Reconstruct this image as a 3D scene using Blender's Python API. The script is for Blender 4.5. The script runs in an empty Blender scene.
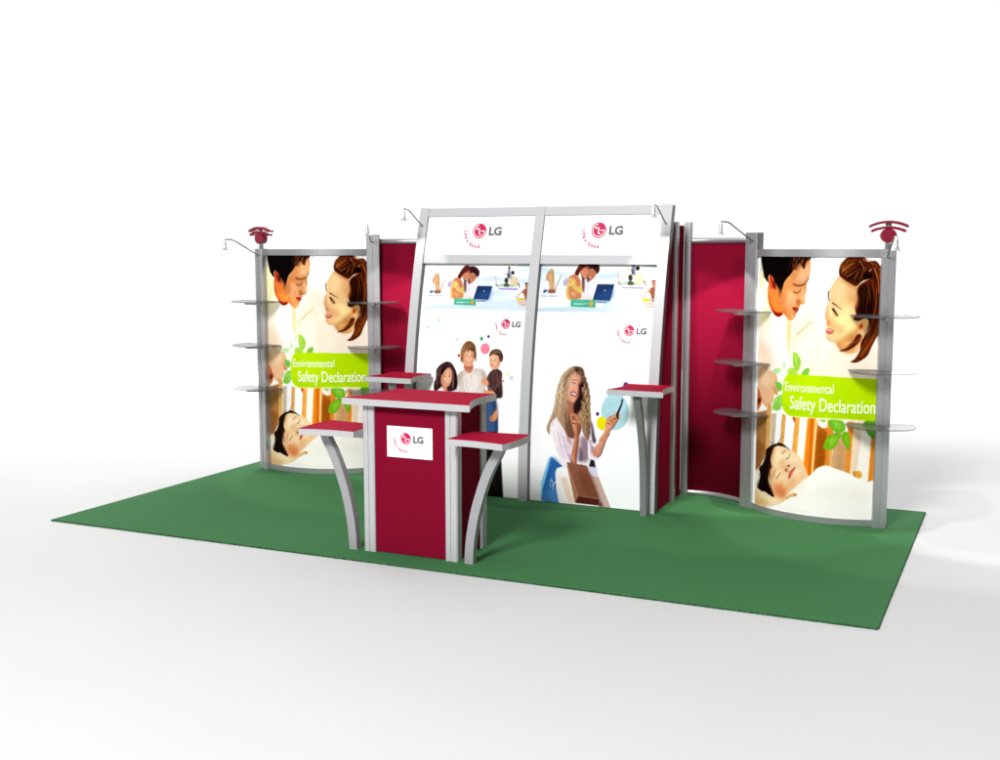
import bpy, bmesh, math, random
import numpy as np
from mathutils import Vector, Matrix
PI = math.pi
S = bpy.context.scene
COL = S.collection
rnd = random.Random(7)

# ------------------------------------------------------------------ materials
def lin(c):
    c = c / 255.0
    return c / 12.92 if c <= 0.04045 else ((c + 0.055) / 1.055) ** 2.4
def hexlin(h): return tuple(lin(int(h[i:i + 2], 16)) for i in (0, 2, 4))
def new_mat(name):
    m = bpy.data.materials.new(name); m.use_nodes = True
    return m, m.node_tree, m.node_tree.nodes['Principled BSDF']
def plain(name, col, rough=.5, metal=0.0, noise=.0, scale=60, bump=0.0, spec=.5, alpha=1, stretch=(1, 1, 1)):
    m, nt, b = new_mat(name)
    b.inputs['Base Color'].default_value = (*col, 1); b.inputs['Roughness'].default_value = rough
    b.inputs['Metallic'].default_value = metal; b.inputs['Specular IOR Level'].default_value = spec
    b.inputs['Alpha'].default_value = alpha
    tc = nt.nodes.new('ShaderNodeTexCoord'); mp = nt.nodes.new('ShaderNodeMapping'); nz = nt.nodes.new('ShaderNodeTexNoise')
    mp.inputs['Scale'].default_value = stretch; nz.inputs['Scale'].default_value = scale; nz.inputs['Detail'].default_value = 4
    nt.links.new(tc.outputs['Object'], mp.inputs['Vector']); nt.links.new(mp.outputs['Vector'], nz.inputs['Vector'])
    if noise:
        r = nt.nodes.new('ShaderNodeValToRGB'); r.color_ramp.elements[0].position = .3; r.color_ramp.elements[1].position = .7
        r.color_ramp.elements[0].color = (*[c * (1 - noise) for c in col], 1); r.color_ramp.elements[1].color = (*[min(1, c * (1 + noise)) for c in col], 1)
        nt.links.new(nz.outputs['Fac'], r.inputs['Fac']); nt.links.new(r.outputs['Color'], b.inputs['Base Color'])
    if bump:
        bp = nt.nodes.new('ShaderNodeBump'); bp.inputs['Strength'].default_value = bump; bp.inputs['Distance'].default_value = .002
        nt.links.new(nz.outputs['Fac'], bp.inputs['Height']); nt.links.new(bp.outputs['Normal'], b.inputs['Normal'])
    return m
RED = (.185, .003, .0195)
M = {}
M['alu'] = plain('brushed_aluminium', (.47, .47, .48), .36, .7, .05, 220, .05, stretch=(1, 1, .04))
M['silver'] = plain('silver_paint', (.49, .49, .50), .45, .2, .03, 150, .03)
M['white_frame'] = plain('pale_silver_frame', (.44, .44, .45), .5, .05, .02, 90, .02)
M['leg'] = plain('grey_leg_paint', (.24, .24, .245), .4, .3, .04, 120, .03)
M['legs2'] = plain('light_grey_leg_paint', (.36, .36, .37), .42, .25, .04, 120, .03)
M['red'] = plain('burgundy_fabric', RED, .8, 0, .05, 500, .12, .03)
M['red_top'] = plain('burgundy_laminate', (.32, .004, .026), .8, 0, .03, 300, .03, .04)
M['red_gloss'] = plain('burgundy_plastic', (.22, .004, .024), .35, 0, 0)
M['white'] = plain('white_print', (.9, .9, .9), .5, 0, 0, spec=.2)
M['carpet'] = plain('green_carpet', (.044, .143, .054), .95, 0, .22, 55, .5, .05, stretch=(1, 5, 1))
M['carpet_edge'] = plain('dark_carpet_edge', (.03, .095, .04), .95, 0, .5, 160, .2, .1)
M['floor'] = plain('studio_floor', (.50, .50, .50), .7, 0, .01, 1.2, .0, .1)
M['stile_shade'] = plain('painted_side_shade', (.09, .09, .092), .45, .2)  # dark colour standing in for shade on the uprights' sides
M['dark'] = plain('dark_gasket', (.05, .05, .05), .5)
M['wire'] = plain('steel_wire', (.16, .16, .17), .3, .7)
M['shade'] = plain('satin_lamp_shade', (.62, .62, .62), .3, .5)
M['magenta'] = plain('magenta_ink', (lin(188), lin(22), lin(82)), .5, spec=.2)
M['ink'] = plain('grey_ink', (lin(96), lin(98), lin(96)), .5, spec=.2)
M['cream'] = plain('pale_ink', (.93, .96, .72), .5, spec=.2)
def glass():
    m, nt, b = new_mat('smoked_acrylic')
    b.inputs['Base Color'].default_value = (.07, .07, .075, 1); b.inputs['Roughness'].default_value = .3
    b.inputs['Alpha'].default_value = .5; b.inputs['Specular IOR Level'].default_value = .6
    return m
M['glass'] = glass()
def bulb():
    m, nt, b = new_mat('lamp_bulb'); b.inputs['Emission Color'].default_value = (1, .95, .85, 1); b.inputs['Emission Strength'].default_value = 3
    return m
M['bulb'] = bulb()
def art_mat():
    m, nt, b = new_mat('printed_graphic')
    a = nt.nodes.new('ShaderNodeAttribute'); a.attribute_name = 'print'
    nt.links.new(a.outputs['Color'], b.inputs['Base Color']); b.inputs['Roughness'].default_value = .6; b.inputs['Specular IOR Level'].default_value = .02
    return m
M['print'] = art_mat()

# ------------------------------------------------------------------ object helpers
def link(name, me, mat, parent=None):
    o = bpy.data.objects.new(name, me); COL.objects.link(o)
    if mat and not me.materials: me.materials.append(mat)
    if parent: o.parent = parent
    return o
def tag(o, label, cat, group=None, kind=None):
    if label: o['label'] = label
    if cat: o['category'] = cat
    if group: o['group'] = group
    if kind: o['kind'] = kind
    return o
def empty(name, loc, rz, label, cat, group=None):
    o = bpy.data.objects.new(name, None); COL.objects.link(o); o.location = loc; o.rotation_euler = (0, 0, rz); o.empty_display_size = .1
    return tag(o, label, cat, group)
def mesh(name, verts, faces, mat, parent=None, smooth=False, bevel=0):
    me = bpy.data.meshes.new(name); me.from_pydata([tuple(v) for v in verts], [], faces)
    bm = bmesh.new(); bm.from_mesh(me); bmesh.ops.recalc_face_normals(bm, faces=bm.faces)
    if bevel:
        es = [e for e in bm.edges if len(e.link_faces) == 2 and e.calc_face_angle(0) > .6]
        bmesh.ops.bevel(bm, geom=es, offset=bevel, segments=2, affect='EDGES', profile=.7)
    bm.to_mesh(me); bm.free()
    if smooth:
        for f in me.polygons: f.use_smooth = True
    return link(name, me, mat, parent)
def box(name, x0, x1, y0, y1, z0, z1, mat, parent=None, bevel=.002):
    v = [(x, y, z) for z in (z0, z1) for y in (y0, y1) for x in (x0, x1)]
    f = [(0, 2, 3, 1), (4, 5, 7, 6), (0, 1, 5, 4), (2, 6, 7, 3), (0, 4, 6, 2), (1, 3, 7, 5)]
    return mesh(name, v, f, mat, parent, bevel=bevel)
def prism(name, poly, z0, z1, mat, parent=None, bevel=0):
    n = len(poly); v = [(x, y, z0) for x, y in poly] + [(x, y, z1) for x, y in poly]
    f = [tuple(range(n - 1, -1, -1)), tuple(range(n, 2 * n))] + [(i, (i + 1) % n, n + (i + 1) % n, n + i) for i in range(n)]
    return mesh(name, v, f, mat, parent, bevel=bevel)
def sweep(name, rings, mat, parent=None, smooth=False, bevel=0):
    """rings: list of equal-length closed rings of points"""
    n = len(rings[0]); v = [p for r in rings for p in r]; f = []
    for k in range(len(rings) - 1):
        for i in range(n):
            j = (i + 1) % n; f.append((k * n + i, k * n + j, (k + 1) * n + j, (k + 1) * n + i))
    f.append(tuple(range(n - 1, -1, -1))); f.append(tuple((len(rings) - 1) * n + i for i in range(n)))
    o = mesh(name, v, f, mat, parent, bevel=bevel)
    if smooth:
        for p_ in o.data.polygons:
            if len(p_.vertices) == 4: p_.use_smooth = True
    return o
def tube(name, pts, r, mat, parent=None, n=10):
    pts = [Vector(p_) for p_ in pts]; rings = []; up = Vector((0.31, .17, .93)).normalized()
    for i, p_ in enumerate(pts):
        t = (pts[min(i + 1, len(pts) - 1)] - pts[max(i - 1, 0)]).normalized()
        a = t.cross(up).normalized(); b = t.cross(a).normalized()
        rr = r[i] if isinstance(r, (list, tuple)) else r
        rings.append([p_ + (a * math.cos(k * 2 * PI / n) + b * math.sin(k * 2 * PI / n)) * rr for k in range(n)])
    return sweep(name, rings, mat, parent, smooth=True)
def lathe(name, prof, c, mat, parent=None, n=28):
    rings = [[(c[0] + r * math.cos(k * 2 * PI / n), c[1] + r * math.sin(k * 2 * PI / n), c[2] + z) for k in range(n)] for r, z in prof]
    return sweep(name, rings, mat, parent, smooth=True)
def post_profile(w, d, g=.004):
    """fluted rectangular extrusion, centred"""
    a, b = w / 2, d / 2; c = .006
    return [(-a + c, -b), (-g - .001, -b), (-g, -b + .006), (g, -b + .006), (g + .001, -b), (a - c, -b), (a, -b + c), (a, -g), (a - .005, -g + .001), (a - .005, g - .001), (a, g),
            (a, b - c), (a - c, b), (g, b), (g, b - .006), (-g, b - .006), (-g, b), (-a + c, b), (-a, b - c), (-a, g), (-a + .005, g - .001), (-a + .005, -g + .001), (-a, -g), (-a, -b + c)]
def post(name, x, y, rz, w, d, z1, mat, parent, z0=0):
    c, s = math.cos(rz), math.sin(rz)
    return prism(name, [(x + u * c - v * s, y + u * s + v * c) for u, v in post_profile(w, d)], z0, z1, mat, parent)
def copy_tree(root):
    r = root.copy(); COL.objects.link(r)
    def rec(src, dst):
        for ch in list(src.children):
            c = ch.copy(); COL.objects.link(c); c.parent = dst; rec(ch, c)
    rec(root, r)
    return r

# ------------------------------------------------------------------ print painter (flat printed artwork)
ART = {}
ART['poster']=[
('P','ffffff',1,43,[263,2054,959,2055,988,1247,291,1216]),
('P','fff6c0',0.8,21,[-36,1946,95,1821,135,1617,122,1417,-10,1408]),
('P','fdeeda',0.9,43,[479,1727,781,1583,983,1383,998,973,459,948,353,1361,402,1531]),
('P','fff2e2',0.8,43,[-13,1480,284,1427,316,1218,3,1119]),
('P','fffef8',1,26,[149,1532,262,1552,318,1429,315,1253,180,1243,111,1416]),
('P','f6dfc4',0.8,26,[-7,1335,126,1310,162,1170,92,1055,7,1046]),
('P','cdc8b8',0.6,10,[-24,1996,39,1997,42,1912,21,1890,-19,1896]),
('P','f5cf95',0.85,8,[306,1539,352,1534,350,1402,332,1267,307,1392]),
('P','fbe5cf',0.8,21,[360,1528,516,1569,540,1473,449,1400,391,1313,364,1396]),
('L','dca860',1,2,6,9,[514,1527,454,1470,399,1422]),
('L','e8b878',0.8,3,5,7,[403,1424,368,1396,370,1340,360,1290,333,1239]),
('L','efca98',0.7,4,6,3,[374,1400,393,1362,410,1321]),
('L','f2d8bc',0.7,5,8,4,[481,1319,452,1296,430,1274]),
('L','ecc8a4',0.6,6,6,6,[540,1487,552,1336,547,1253,558,1129]),
('L','f4dcc4',0.5,13,17,17,[591,1407,580,1303,589,1131]),
('L','f4d8b8',0.8,3,7,4,[325,1239,346,1212,339,1176]),
('L','f0d0b0',0.6,5,10,5,[513,1209,556,1198]),
('P','f08a3c',1,3,[108,1786,218,1775,276,1665,303,1610,270,1574,235,1549,188,1563,135,1617,111,1687]),
('P','c8501a',1,6,[109,1743,134,1659,187,1591,266,1573,235,1549,188,1563,135,1617,106,1693]),
('P','8c1c06',1,3,[151,1603,197,1577,266,1578,251,1557,222,1546,183,1561]),
('P','e2a068',1,3,[270,1825,367,1924,482,1973,488,1898,479,1843,467,1815,463,1754,453,1712,453,1657,429,1651,414,1641,405,1607,385,1589,382,1565,375,1540,343,1526,318,1537,279,1574,231,1663,220,1719]),
('P','f4c496',0.8,13,[390,1924,479,1952,483,1850,431,1815,377,1855]),
('P','f0b888',0.7,17,[273,1755,357,1730,389,1710,383,1669,352,1626,302,1645,266,1706]),
('P','d0804a',0.55,13,[263,1790,305,1819,354,1827,356,1765,299,1749,257,1706,240,1663,221,1705]),
('P','e8924e',0.6,10,[235,1677,303,1624,354,1570,339,1531,296,1568,265,1594]),
('P','0c0503',1,2,[35,2031,409,2032,380,1986,355,1917,340,1885,283,1825,265,1787,251,1741,240,1719,219,1754,179,1812,126,1864,103,1842,101,1807,66,1834,42,1876]),
('P','54200c',1,4,[343,2032,491,2033,486,1980,460,1966,443,1914,428,1924,404,1952,387,1907,351,1906,336,1889,342,1951]),
('H',['d89a68','8a4c28','2a0e06','c08050'],0.6,22,3.9,3,[[347,2027,345,1972,332,1889],[410,2027,388,1972,375,1903],[491,2030,470,1986,429,1904]]),
('L','3a1a0c',1,1,7,2,[496,2033,511,2014,519,1980]),
('L','5a3018',1,1,6,2,[480,2033,488,2007,485,1986]),
('P','dc5a34',1,2,[109,1842,121,1862,152,1850,182,1809,190,1760,177,1728,147,1732,119,1772,107,1807]),
('P','8a2410',1,5,[143,1829,174,1809,185,1781,166,1759,150,1787]),
('P','f09870',0.8,4,[130,1751,176,1752,172,1730,147,1732]),
('L','f8b090',0.7,2,4,4,[116,1849,115,1807,130,1765]),
('P','8a5c2c',0.8,6,[216,1775,242,1748,241,1709,224,1694,218,1726]),
('L','4c2c1a',1,3,7,4,[363,1791,402,1788,439,1798,468,1826,478,1853]),
('L','8a5a3a',0.6,6,10,6,[355,1803,409,1797]),
('L','6a3c20',1,2,6,4,[355,1744,384,1734,417,1752,422,1766]),
('L','b07850',0.7,4,6,6,[360,1757,388,1752,418,1770]),
('P','b4663a',0.8,6,[386,1669,407,1690,419,1670,414,1649,399,1641]),
('L','8a4424',0.8,2,4,3,[388,1683,384,1662,391,1641]),
('L','c47444',1,2,5,5,[437,1650,421,1656,414,1642]),
('P','f4bc8c',0.7,6,[426,1753,445,1746,445,1684,424,1691]),
('P','b04430',1,2,[354,1618,380,1628,406,1614,400,1597,387,1582,368,1593]),
('L','4c140c',1,1,7,3,[354,1619,376,1616,400,1619]),
('L','d88070',0.7,2,6,4,[369,1595,393,1594]),
('P','fbd2a4',0.5,6,[354,1570,378,1578,375,1543,351,1535]),
('H',['0a0402','2a1208','4a2410'],0.9,30,4.3,40,[[331,2029,325,1951,303,1874],[402,2030,373,1972,351,1917],[454,2030,441,1993,427,1952]]),
('H',['0a0402','1a0a06'],0.9,14,4.3,41,[[52,2028,52,1876,84,1820],[176,1879,209,1775,229,1719]]),
('P','c87840',0.6,13,[273,1762,300,1708,277,1637,240,1663,229,1719]),
('P','b86430',0.7,6,[265,1608,296,1568,339,1528,318,1537,279,1567]),
('L','a85020',0.7,4,6,4,[236,1663,278,1609,305,1554]),
('L','c07844',0.7,3,5,4,[453,1795,459,1754,451,1712,451,1671]),
('P','d89058',0.6,12,[367,1917,405,1938,406,1890,354,1827,329,1826]),
('L','6a3a20',0.7,4,11,8,[355,1798,402,1785,447,1798]),
('P','c47848',0.7,4,[358,1577,385,1579,378,1564,362,1560]),
('L','ffe0c0',0.7,3,4,3,[437,1753,444,1698,442,1671]),
('L','5a2c18',0.8,2,5,3,[361,1739,388,1731,417,1748]),
('P','d88850',0.7,4,[399,1641,422,1646,407,1624,384,1628]),
('P','f2ca94',1,3,[701,1860,676,1826,651,1785,638,1750,644,1689,627,1648,615,1593,616,1552,634,1519,624,1488,619,1464,624,1416,643,1386,677,1376,698,1380,714,1344,745,1310,791,1295,849,1305,886,1382,921,1477,919,1558,839,1625,840,1773,774,1820]),
('P','fadcaa',0.7,17,[695,1832,762,1799,777,1732,713,1677,660,1703,658,1771]),
('P','ffeaa8',0.9,19,[704,1555,769,1570,829,1530,831,1449,782,1380,722,1398,687,1459,699,1514]),
('P','e8b078',0.6,17,[762,1786,827,1773,824,1679,813,1625,772,1678]),
('P','e0a874',0.8,6,[616,1614,627,1648,646,1615,645,1526,632,1519,616,1552]),
('P','e0a06a',0.5,13,[649,1553,686,1513,680,1472,654,1478,639,1512]),
('P','d88c4c',0.75,13,[700,1377,755,1386,819,1435,846,1408,847,1367,823,1319,784,1298,745,1310,714,1344]),
('P','f8cc88',0.6,13,[736,1372,788,1393,809,1353,757,1324]),
('P','5a2006',1,2,[701,1900,710,1940,736,1981,768,2002,819,2008,878,1999,904,1971,956,1976,990,1941,1009,1901,1014,1720,1013,1586,1014,1478,980,1410,949,1342,925,1285,890,1252,845,1228,806,1233,838,1258,868,1320,873,1375,897,1423,931,1470,927,1538,902,1557,854,1537,823,1540,815,1564,833,1591,820,1638,836,1692,834,1766,858,1807,915,1842,871,1829,827,1790,774,1814,728,1846,707,1866]),
('P','5a2008',1,2,[845,1439,871,1436,860,1381,816,1336,764,1311,722,1313,776,1339,817,1387]),
('P','1c0500',0.85,10,[739,1887,790,1934,847,1948,881,1908,857,1847,826,1810,786,1833,747,1860]),
('P','1a0400',0.9,7,[881,1894,933,1888,934,1854,896,1837,870,1847]),
('P','200600',0.9,12,[847,1773,910,1801,944,1767,966,1693,956,1619,905,1572,846,1584,832,1625,856,1679]),
('P','2a0a02',0.8,10,[942,1639,967,1680,970,1585,921,1477,893,1544,918,1585]),
('P','260800',0.8,12,[922,1470,947,1504,974,1484,924,1396,898,1409]),
('H',['a8561c','c87428','7a3210','d8903c'],0.6,34,4.8,5,[[939,1921,963,1787,968,1653,939,1531,910,1416,856,1279,819,1236],[997,1921,1013,1720,1013,1505,964,1396,914,1300,851,1235]]),
('H',['9a4a18','6a2a0c','b87038','3a1204'],0.6,30,3.9,7,[[710,1893,737,1967,820,2005],[740,1853,790,1927,853,1981],[826,1807,869,1881,905,1955]]),
('H',['7a3814','4a1a08','a05a28'],0.5,18,3.9,8,[[841,1760,850,1679,827,1584],[884,1821,913,1720,905,1572],[934,1854,958,1734,955,1626]]),
('H',['8a3c12','b0642c','4a1806'],0.7,12,4.3,9,[[858,1436,834,1381,725,1311],[877,1429,866,1381,777,1318]]),
('H',['b86a2c','e0a060','8a4a1c'],0.6,14,3.5,10,[[891,1995,943,1968,998,1908],[865,1981,918,1955,986,1881]]),
('L','dca878',0.9,3,7,4,[828,1773,852,1810,883,1831,922,1842]),
('L','d09868',0.8,2,6,4,[843,1975,867,1941,881,1901]),
('L','e8c0a0',1,1,6,3,[917,1901,932,1918]),
('P','f8c880',1,3,[861,1535,906,1553,924,1529,911,1482,870,1454,851,1439,830,1445,837,1487]),
('P','cc3c18',0.9,4,[861,1507,881,1516,881,1491,858,1475]),
('L','f0a060',0.7,2,5,5,[871,1527,906,1534,901,1490]),
('L','4a2814',1,2,11,3,[665,1664,688,1648,727,1620]),
('L','140804',1,1,13,7,[669,1622,683,1600,701,1574]),
('L','6a4028',0.6,3,5,4,[664,1615,677,1581,694,1565]),
('L','3a2010',1,2,8,6,[632,1750,631,1716,638,1682]),
('L','b87850',0.8,3,6,5,[624,1518,643,1509,638,1519]),
('P','f8dcb4',0.6,8,[647,1676,666,1622,657,1567,637,1587,632,1635]),
('P','cc6a60',1,2,[619,1465,647,1473,679,1459,665,1436,638,1433,623,1447]),
('L','fffaf0',1,1,6,4,[628,1465,654,1463,673,1464]),
('L','8a2c20',0.9,1,4,4,[627,1472,660,1470,681,1455]),
('P','e09a68',0.55,17,[673,1499,725,1514,753,1474,721,1433,681,1445]),
('P','d08850',0.7,7,[698,1860,735,1833,827,1787,834,1766,775,1793,722,1833]),
('P','d49a64',0.7,8,[827,1773,843,1679,826,1611,812,1652]),
('L','2a1408',0.7,4,15,9,[666,1621,684,1596,704,1571]),
('L','8a5830',0.5,4,6,5,[686,1612,706,1589]),
('P','c88050',0.6,6,[632,1539,652,1519,646,1492,627,1505]),
('L','b87848',0.7,3,5,4,[615,1586,618,1552,633,1522]),
('L','a86838',0.6,5,6,6,[627,1419,650,1386,690,1377]),
('P','c07a40',0.5,13,[754,1427,843,1483,851,1439,807,1394,755,1386,716,1378]),
('L','b06c38',0.7,4,6,5,[697,1377,724,1337,758,1311]),
('H',['3a1404','8a4818','c87c34'],0.85,26,4.3,42,[[706,1920,718,1954,762,1991,820,2001],[717,1873,758,1921,827,1961],[741,1846,792,1867,855,1921]]),
('H',['2a0c02','6a2c0c','c87030'],0.8,30,4.3,43,[[956,1968,991,1908,1005,1720,992,1518,927,1314],[932,1921,976,1787,970,1585,924,1416,870,1279]]),
('P','efc39a',1,3,[24,1124,60,1149,110,1177,134,1126,200,1119,232,1079,243,995,236,951,210,954,198,901,160,853,107,841,40,900,10,969,8,1071]),
('P','fbdcba',0.7,17,[48,1133,150,1114,182,1060,133,998,54,1003,39,1074]),
('P','c46a34',0.9,5,[-18,1003,31,950,62,873,25,810,-15,805,-21,922]),
('P','7a2c0c',0.9,5,[-2,876,40,906,52,872,17,846]),
('L','c88456',0.8,2,6,3,[71,889,106,850,118,830]),
('L','c07a4c',0.8,2,4,3,[132,882,139,836]),
('L','c07a4c',0.8,2,4,3,[173,898,177,869]),
('P','d88c5c',0.6,6,[189,1004,237,1001,236,951,210,954]),
('L','b05c2c',1,3,6,5,[210,963,238,948]),
('P','c0e8ac',0.95,2,[182,1128,227,1156,269,1147,257,1121,211,1107]),
('P','c8ecb8',0.9,2,[279,1190,303,1209,306,1174,285,1144]),
('P','d8f0c8',0.8,2,[260,1103,281,1133,290,1120,270,1076]),
('P','a4d448',1,1,[372,1288,415,1266,437,1216,428,1163,411,1142,381,1170,368,1218]),
('P','c0e468',0.7,6,[384,1261,408,1242,414,1172,395,1178]),
('P','b4dc58',1,2,[325,1148,371,1170,410,1137,409,1109,333,1106]),
('P','90c848',1,2,[443,1122,471,1165,506,1171,507,1143,487,1107]),
('L','74b030',0.7,1,3,2,[486,1163,458,1119]),
('L','84bc38',0.6,1,3,2,[384,1275,405,1220,410,1151]),
('P','88c858',1,2,[210,1042,267,1041,281,999,251,971,225,1000]),
('Q','b48450',1,3,[-20,774,146,818,166,545,118,435,63,367,-5,295]),
('Q','9a6430',0.8,13,[-14,576,119,538,63,367,-5,295]),
('Q','d0a468',0.8,6,[-14,797,19,801,3,578,-14,576]),
('Q','e0b06a',1,3,[132,867,180,858,169,531,124,502]),
('L','f0c88c',0.8,2,4,4,[138,817,131,510]),
('Q','cbbba4',1,4,[180,793,239,807,223,559,179,532]),
('Q','f2f2f4',1,2,[237,872,286,834,272,560,223,557]),
('Q','e2b266',1,2,[287,806,325,796,310,558,272,564]),
('L','c08838',0.8,2,5,5,[291,792,281,569]),
('Q','f8fafa',1,2,[325,796,402,790,382,525,310,558]),
('Q','f0ae54',1,2,[402,790,445,791,430,509,382,525]),
('L','ffd890',0.8,2,6,6,[439,787,424,516]),
('Q','fffcf0',1,2,[445,791,505,793,484,452,428,509]),
('Q','f29222',1,2,[505,793,565,798,552,353,511,348,479,437]),
('L','c85c08',0.8,4,12,12,[539,789,529,365]),
('L','ffce70',0.8,2,6,6,[502,778,486,459]),
('L','ffd880',0.95,2,13,13,[567,784,554,367]),
('P','d05020',1,2,[380,788,404,787,399,747]),
('Q','d88420',1,2,[577,787,662,790,668,693,646,291,552,281,567,657]),
('Q','a4580c',0.85,10,[587,729,656,671,642,453,563,304,575,601]),
('Q','fdf0e4',1,3,[577,787,659,793,660,734,620,724,581,742]),
('L','7a3c08',1,3,6,4,[582,741,620,717,652,674]),
('L','ffdca0',1,2,13,13,[572,741,562,586,547,280]),
('Q','e8973a',1,2,[657,793,702,782,685,295,639,290]),
('L','ffd898',0.9,2,8,8,[686,680,677,315]),
('Q','dab080',1,2,[706,681,808,687,792,303,683,294]),
('Q','c89868',0.6,13,[738,614,778,602,766,301,720,297]),
('L','c89050',0.7,4,5,5,[788,575,779,302]),
('Q','f4e0c8',1,2,[844,789,1005,792,1011,310,829,305]),
('Q','fffaf2',0.9,6,[902,725,976,678,961,309,865,306]),
('Q','dcc098',0.7,8,[853,696,893,683,898,649,861,668]),
('L','e0c8a4',0.7,4,5,5,[855,661,894,649]),
('L','e4ccb0',0.6,6,8,8,[889,621,852,327]),
('Q','e89840',1,2,[803,787,845,789,824,304,787,302]),
('L','ffe0a8',0.9,2,11,8,[845,696,828,305]),
('Q','e6921e',1,2,[974,678,1010,692,1006,310,958,309]),
('L','f8b858',0.8,2,5,5,[977,664,962,330]),
('P','f0c4a0',1,3,[782,766,805,787,854,787,825,750,793,738]),
('L','c05030',0.8,2,4,4,[789,759,808,781,831,778]),
('L','8a4810',1,1,5,4,[702,695,761,702]),
('L','b08050',1,1,4,4,[755,705,756,664]),
('P','78c02c',1,2,[662,790,758,790,784,741,769,709,716,702,681,732]),
('P','a8dc60',0.7,10,[686,785,739,781,760,740,721,731]),
('P','80be1c',1,2,[630,578,655,656,709,692,754,693,738,635,705,577,672,564]),
('P','a4d850',0.7,10,[670,644,716,675,723,641,685,589]),
('P','78b814',1,2,[762,692,787,712,819,674,815,571,791,594,766,643]),
('P','98d040',0.7,8,[782,686,805,659,804,603,787,624]),
('P','64ac2c',1,2,[917,791,1007,792,1011,670,976,668,938,712]),
('P','8ccc50',0.6,10,[963,761,997,747,993,685,965,706]),
('P','90cc68',1,2,[597,789,642,789,625,770]),
('P','98d464',0.0,0,[232,499,284,564,300,484,243,436]),
('P','a0d468',1,2,[186,831,214,919,280,950,286,871,249,825,200,824]),
('P','84c040',0.6,8,[199,861,245,895,247,838,200,833]),
('Q','c2e600',1,1,[341,1115,445,1119,600,1120,781,1116,901,1112,1061,1103,1072,793,912,800,791,804,610,803,455,799,362,796,321,811,290,846,280,911,283,1004,293,1067,312,1099]),
('Q','b4da00',0.6,8,[287,881,607,879,1070,864,1072,793,791,804,362,796,317,822]),
('P','ecd0a4',1,3,[-41,301,53,304,58,187,229,145,351,166,445,202,447,159,337,106,175,32,-27,5]),
('P','f6f0e4',0.95,6,[-29,295,44,295,33,185,-20,171]),
('P','dab078',0.8,17,[-24,95,74,93,152,101,154,43,-20,21]),
('P','f8e4c0',0.7,17,[46,177,229,145,319,139,231,95,85,118]),
('P','fffdf6',1,2,[149,40,259,85,319,121,352,159,375,192,428,261,487,318,547,368,588,417,649,444,717,428,817,397,884,359,952,336,1015,318,1028,-27,761,-25,554,-5,348,21]),
('P','ece6e2',0.8,26,[149,38,259,78,552,59,758,46,1025,50,1028,-27,555,-12]),
('P','f6f0e6',0.5,34,[384,171,546,265,750,313,950,266,953,182,619,188,448,124]),
('P','fbeede',0.6,13,[443,259,509,289,503,246,444,231]),
('P','c07020',1,2,[852,410,872,410,867,375,857,378]),
('P','f0b048',1,2,[865,414,905,412,913,370,880,362,865,382]),
('P','eab87c',1,3,[339,153,383,196,426,205,436,192,415,178,384,168,352,145]),
('P','b87038',1,3,[411,196,432,193,421,180]),
('P','f6d6ac',1,3,[184,475,216,538,288,562,364,538,428,510,476,454,511,370,517,343,479,309,428,260,375,208,343,163,301,149,229,151,183,227,167,385]),
('P','fdeaca',0.8,17,[244,527,349,499,453,455,485,374,426,323,408,421,308,465,248,427,218,480]),
('P','e08c58',0.85,19,[226,256,315,256,350,211,327,164,266,150,214,188]),
('P','d87c4c',0.6,13,[282,215,334,209,318,163,275,155]),
('P','e8b080',0.6,13,[172,386,222,365,225,278,182,256]),
('P','f0c090',0.6,15,[410,335,485,374,508,341,443,283,398,233,381,274]),
('P','1a0a05',1,2,[167,531,206,552,279,567,322,558,364,535,323,549,270,554,225,538,200,499,185,431,191,370,174,342,166,268,190,213,231,146,193,148,128,167,89,165,36,186,56,247,66,301,52,335,97,388,123,429,132,496]),
('H',['1a0a05','3a2014'],0.95,40,4.3,44,[[168,516,98,373,43,245],[186,548,135,409,94,181],[215,555,173,371,220,153]]),
('H',['1a0a05','2a140c'],0.9,16,3.5,45,[[215,549,270,567,339,549],[177,532,243,560,322,556]]),
('P','d8a474',0.6,10,[183,417,218,466,235,526,216,538,189,483]),
('P','e0a878',0.5,17,[348,283,411,307,397,247,350,211]),
('P','c88458',0.25,19,[392,419,437,453,484,402,500,361,439,396]),
('P','e0aa7a',0.5,13,[283,446,326,438,311,379,276,388]),
('P','6a3014',0.7,7,[183,417,200,376,185,359,166,268,198,208,229,155,215,152,168,217,150,280,168,370]),
('L','3a2010',0.9,1,4,2,[248,565,273,604,305,631]),
('L','3a2010',0.9,1,4,2,[191,545,177,576]),
('L','3a2010',0.8,1,3,1,[215,554,200,575]),
('L','1a0a05',1,2,10,5,[176,415,195,371]),
('L','1a0a05',1,1,8,4,[63,367,52,328,77,325]),
('L','1a0a05',1,1,8,4,[43,245,23,189,59,181]),
('L','3a2010',1,1,5,2,[322,556,372,534]),
('L','c49468',0.8,5,13,8,[294,495,311,512,332,524]),
('L','c08c60',0.7,6,15,8,[224,307,225,336,250,369]),
('L','5c3420',1,1,6,4,[334,457,354,471,367,496]),
('L','5c3420',1,1,7,4,[252,290,265,317,286,347]),
('P','7a3a24',1,1,[369,411,368,406,364,402,358,400,352,400,348,403,346,407,348,412,352,416,357,418,363,418,367,415]),
('P','6a2a18',1,1,[349,375,348,369,344,364,339,361,334,362,331,366,329,373,330,379,334,384,339,387,344,386,347,382]),
('P','d89c70',0.5,10,[311,379,344,412,368,408,354,356,329,345]),
('P','cc5a54',1,2,[360,308,362,343,377,374,417,409,409,385,390,354,379,324]),
('P','e89488',0.7,4,[378,352,401,384,394,347,379,324]),
('L','7a2c24',0.8,1,3,2,[362,310,374,352,416,406]),
]
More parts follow.
